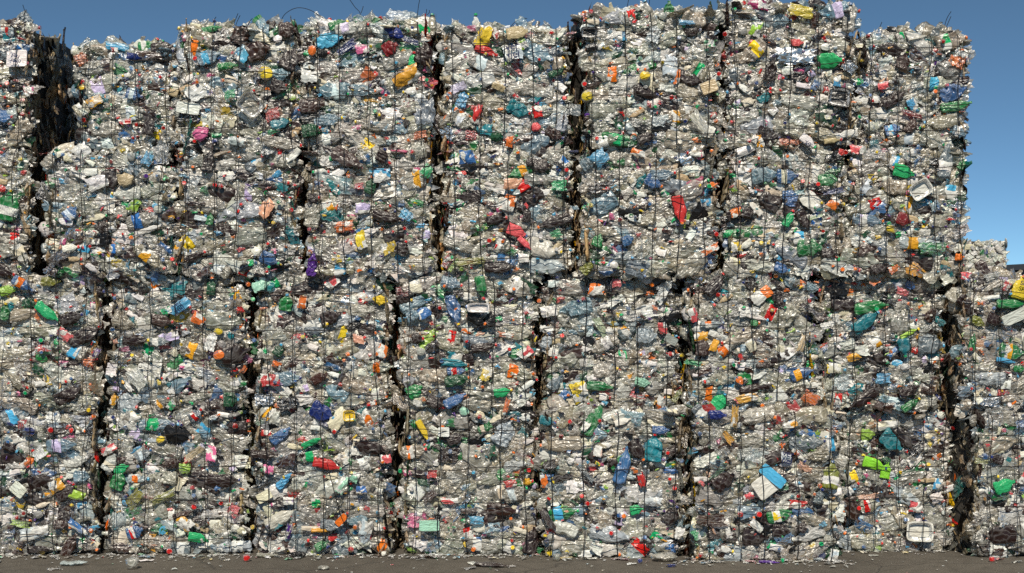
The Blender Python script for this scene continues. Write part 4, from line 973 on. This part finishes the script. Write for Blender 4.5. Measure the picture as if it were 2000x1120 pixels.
LIT = [
 ("crushed_bottle", P_PET[1], 145, 1105, .20, .075, 4, 'paleblue', "crushed pale blue clear bottle lying alone on the asphalt at lower left", "bottle"),
 ("plastic_film", P_SHEET[0], 106, 1114, .11, .06, 10, 'cleargrey', "small clear film scrap just left of the pale blue bottle on the asphalt", "film"),
 ("plastic_film", P_SHEET[1], 276, 1098, .20, .05, 12, 'white', "long white plastic strip lying on the asphalt near the second bale", "film"),
 ("plastic_cup", P_CUP[0], 258, 1112, .10, .08, 10, 'clear', "flattened clear cup in front of the long white strip", "cup"),
 ("paper_scrap", P_LABEL[0], 341, 1114, .05, .03, 0, 'white', "small white paper scrap alone on the asphalt by the bottom edge", "paper"),
 ("plastic_film", P_SHEET[2], 440, 1096, .08, .035, 0, 'milk', "small milky film scrap left of the red cap on the ground", "film"),
 ("plastic_closure", P_CUP[1], 482, 1097, .06, .05, 0, 'red', "flat red lid lying on the asphalt before the third bale", "lid"),
 ("crushed_bottle", P_PET[4], 522, 1089, .17, .085, -5, 'clear', "crushed clear bottle lying at the foot of the third bale", "bottle"),
 ("crumpled_bag", P_LUMP[1], 583, 1089, .12, .11, 0, 'black', "crumpled black bag on the ground beside green scrap", "bag"),
 ("plastic_scrap", P_SHEET[3], 563, 1094, .07, .05, 20, 'kelly', "green plastic scrap beside the crumpled black bag", "scrap"),
 ("crumpled_bag", P_LUMP[0], 632, 1113, .09, .07, 0, 'cleargrey', "crumpled clear bag by the bottom edge right of the black bag", "bag"),
 ("plastic_closure", P_CUP[0], 749, 1087, .05, .045, 0, 'white', "white lid on the ground at the foot of the black gap", "lid"),
 ("plastic_film", P_SHEET[5], 838, 1091, .19, .07, -3, 'brown', "reddish brown crumpled film at the foot of the mint box bale", "film"),
 ("rubber_glove", P_JUG[1], 962, 1108, .26, .07, -12, 'dkbrown', "twisted dark brown rubber scrap lying in front of the wall", "scrap"),
 ("plastic_film", P_SHEET[6], 930, 1102, .14, .06, 20, 'white', "white and green film on top of the dark brown scrap", "film"),
 ("plastic_scrap", P_SHEET[7], 918, 1112, .10, .06, 30, 'dkbrown', "smaller dark brown scrap left of the twisted brown one", "scrap"),
 ("plastic_film", P_SHEET[8], 998, 1109, .08, .04, 0, 'clear', "small clear film right of the twisted brown scrap", "film"),
 ("plastic_tub", P_CUP[1], 1072, 1087, .05, .07, 60, 'yellow', "narrow yellow tub standing at the foot of the wall", "tub"),
 ("plastic_film", P_SHEET[0], 1106, 1092, .12, .07, 15, 'yellow', "crumpled yellow film on the ground right of the yellow tub", "film"),
 ("bottle_fragment", P_CUP[0], 1087, 1096, .06, .06, 0, 'cleargrey', "grey bottle end between the yellow tub and yellow film", "bottle"),
 ("plastic_film", P_SHEET[2], 1152, 1094, .12, .05, 0, 'cream', "cream film scrap right of the crumpled yellow film", "film"),
 ("plastic_scrap", P_SHEET[3], 1212, 1094, .14, .07, -20, 'dkred', "dark red and black scrap before the blue bottle bale", "scrap"),
 ("plastic_film", P_SHEET[4], 1234, 1104, .09, .03, 15, 'white', "thin white film curl in front of the dark red scrap", "film"),
 ("plastic_closure", P_CUP[1], 1250, 1101, .04, .03, 0, 'navy', "navy blue lid right of the thin white film curl", "lid"),
 ("crumpled_bag", P_LUMP[2], 1298, 1097, .20, .13, 5, 'clear', "large crumpled clear bag on the ground by the forward bale", "bag"),
 ("plastic_ring", P_TRAY[0], 1311, 1108, .08, .05, 10, 'navy', "dark blue plastic ring before the large clear bag", "ring"),
 ("plastic_film", P_SHEET[5], 1352, 1094, .12, .07, -40, 'white', "bright white film fold at the forward bale's left foot", "film"),
 ("plastic_film", P_SHEET[1], 1400, 1100, .12, .06, 5, 'cleargrey', "grey clear film along the forward bale's foot", "film"),
 ("plastic_scrap", P_LABEL[1], 1464, 1099, .11, .06, 20, 'coral', "red and white printed scrap before the forward bale", "scrap"),
 ("plastic_grip", P_JUG[2], 1502, 1101, .16, .035, -8, 'purple', "purple plastic handle lying before the forward bale", "handle"),
 ("plastic_closure", P_CUP[0], 1529, 1100, .035, .03, 0, 'kelly', "green lid right of the purple handle", "lid"),
 ("crushed_bottle", P_PET[2], 1600, 1096, .10, .06, 50, 'paleblue', "small clear bottle end leaning at the forward bale's right corner", "bottle"),
 ("small_bottle", P_JUG[0], 1688, 1070, .07, .05, 10, 'paleblue', "little pale bottle lying before the set back bale", "bottle"),
 ("plastic_film", P_SHEET[6], 1690, 1081, .08, .04, 0, 'cream', "cream scrap just in front of the little pale bottle", "film"),
 ("plastic_closure", P_CARD[0], 1706, 1086, .075, .06, -10, 'milk', "square milky lid lying flat on open asphalt at the right", "lid"),
 ("plastic_closure", P_CUP[0], 1817, 1068, .06, .045, 0, 'orange', "orange lid lying at the foot of the white tray", "lid"),
 ("plastic_film", P_SHEET[7], 1790, 1066, .12, .05, 5, 'white', "white torn film left of the orange lid", "film"),
 ("plastic_film", P_SHEET[8], 1865, 1069, .22, .07, -12, 'slate', "grey blue film heaped in the corner by the turned bale", "film"),
 ("plastic_scrap", P_SHEET[3], 1949, 1094, .09, .06, 20, 'red', "red scrap at the foot of the bottom right bale", "scrap"),
 ("plastic_closure", P_CUP[1], 1938, 1098, .05, .04, 0, 'red', "red lid left of the red scrap at the right", "lid"),
 ("plastic_film", P_LABEL[3], 1986, 1100, .08, .03, 0, 'white', "white film scrap near the right edge of the asphalt", "film"),
]
for t in LIT: litter(*t)
# leaning strip in the corner by the turned bale
X, Y = ground_at(1892, 1078)
st = link("plastic_strip", P_CARD[1].mesh("plastic_strip", M_PL), None, Matrix.Translation((X + 0.06, Y - 0.02, 0.125)) @ FACE['front'] @ Matrix.Rotation(R(62), 4, 'Z') @ Matrix.Rotation(R(8), 4, 'Y') @ Matrix.Diagonal((0.26 / P_CARD[1].ext[0], 0.03 / P_CARD[1].ext[1], 1, 1)), C['white'])
tag(st, "white plastic strip leaning against the turned bottom right bale", "strip")
# flakes and chips swept along the foot of the wall
hp = Heap(); r = random.Random(5)
for _ in range(1500):
    u = r.random(); X = r.uniform(-4.6, 4.6)
    Y = 0.0 - abs(r.gauss(0, 0.10)) if u < 0.8 else r.uniform(-1.2, 0.3)
    if X > 2.6: Y += 0.25
    if 1.2 < X <= 2.6: Y -= 0.25
    s = r.uniform(0.06, 0.40) if u > 0.30 else r.uniform(0.3, 0.9)
    p = r.choice(F_SCRAP)
    c = C[r.choices(['white', 'milk', 'clear', 'cream', 'grey', 'red', 'skyblue', 'yellow', 'dkbrown', 'kelly'], [24, 14, 18, 10, 10, 3, 3, 2, 8, 2])[0]]
    hp.add(p, Matrix.Translation((X, Y, 0.006 + 0.008 * s)) @ Matrix.Rotation(r.uniform(0, 6.28), 4, 'Z') @ Matrix.Rotation(r.uniform(-.3, .3), 4, 'X') @ Matrix.Diagonal((s, s, s * 0.5, 1)), jit(c, r, 0.2))
tag(hp.build("plastic_flakes", None, 0.003), "white and clear plastic flakes strewn along the foot of the wall", "litter", kind="stuff")
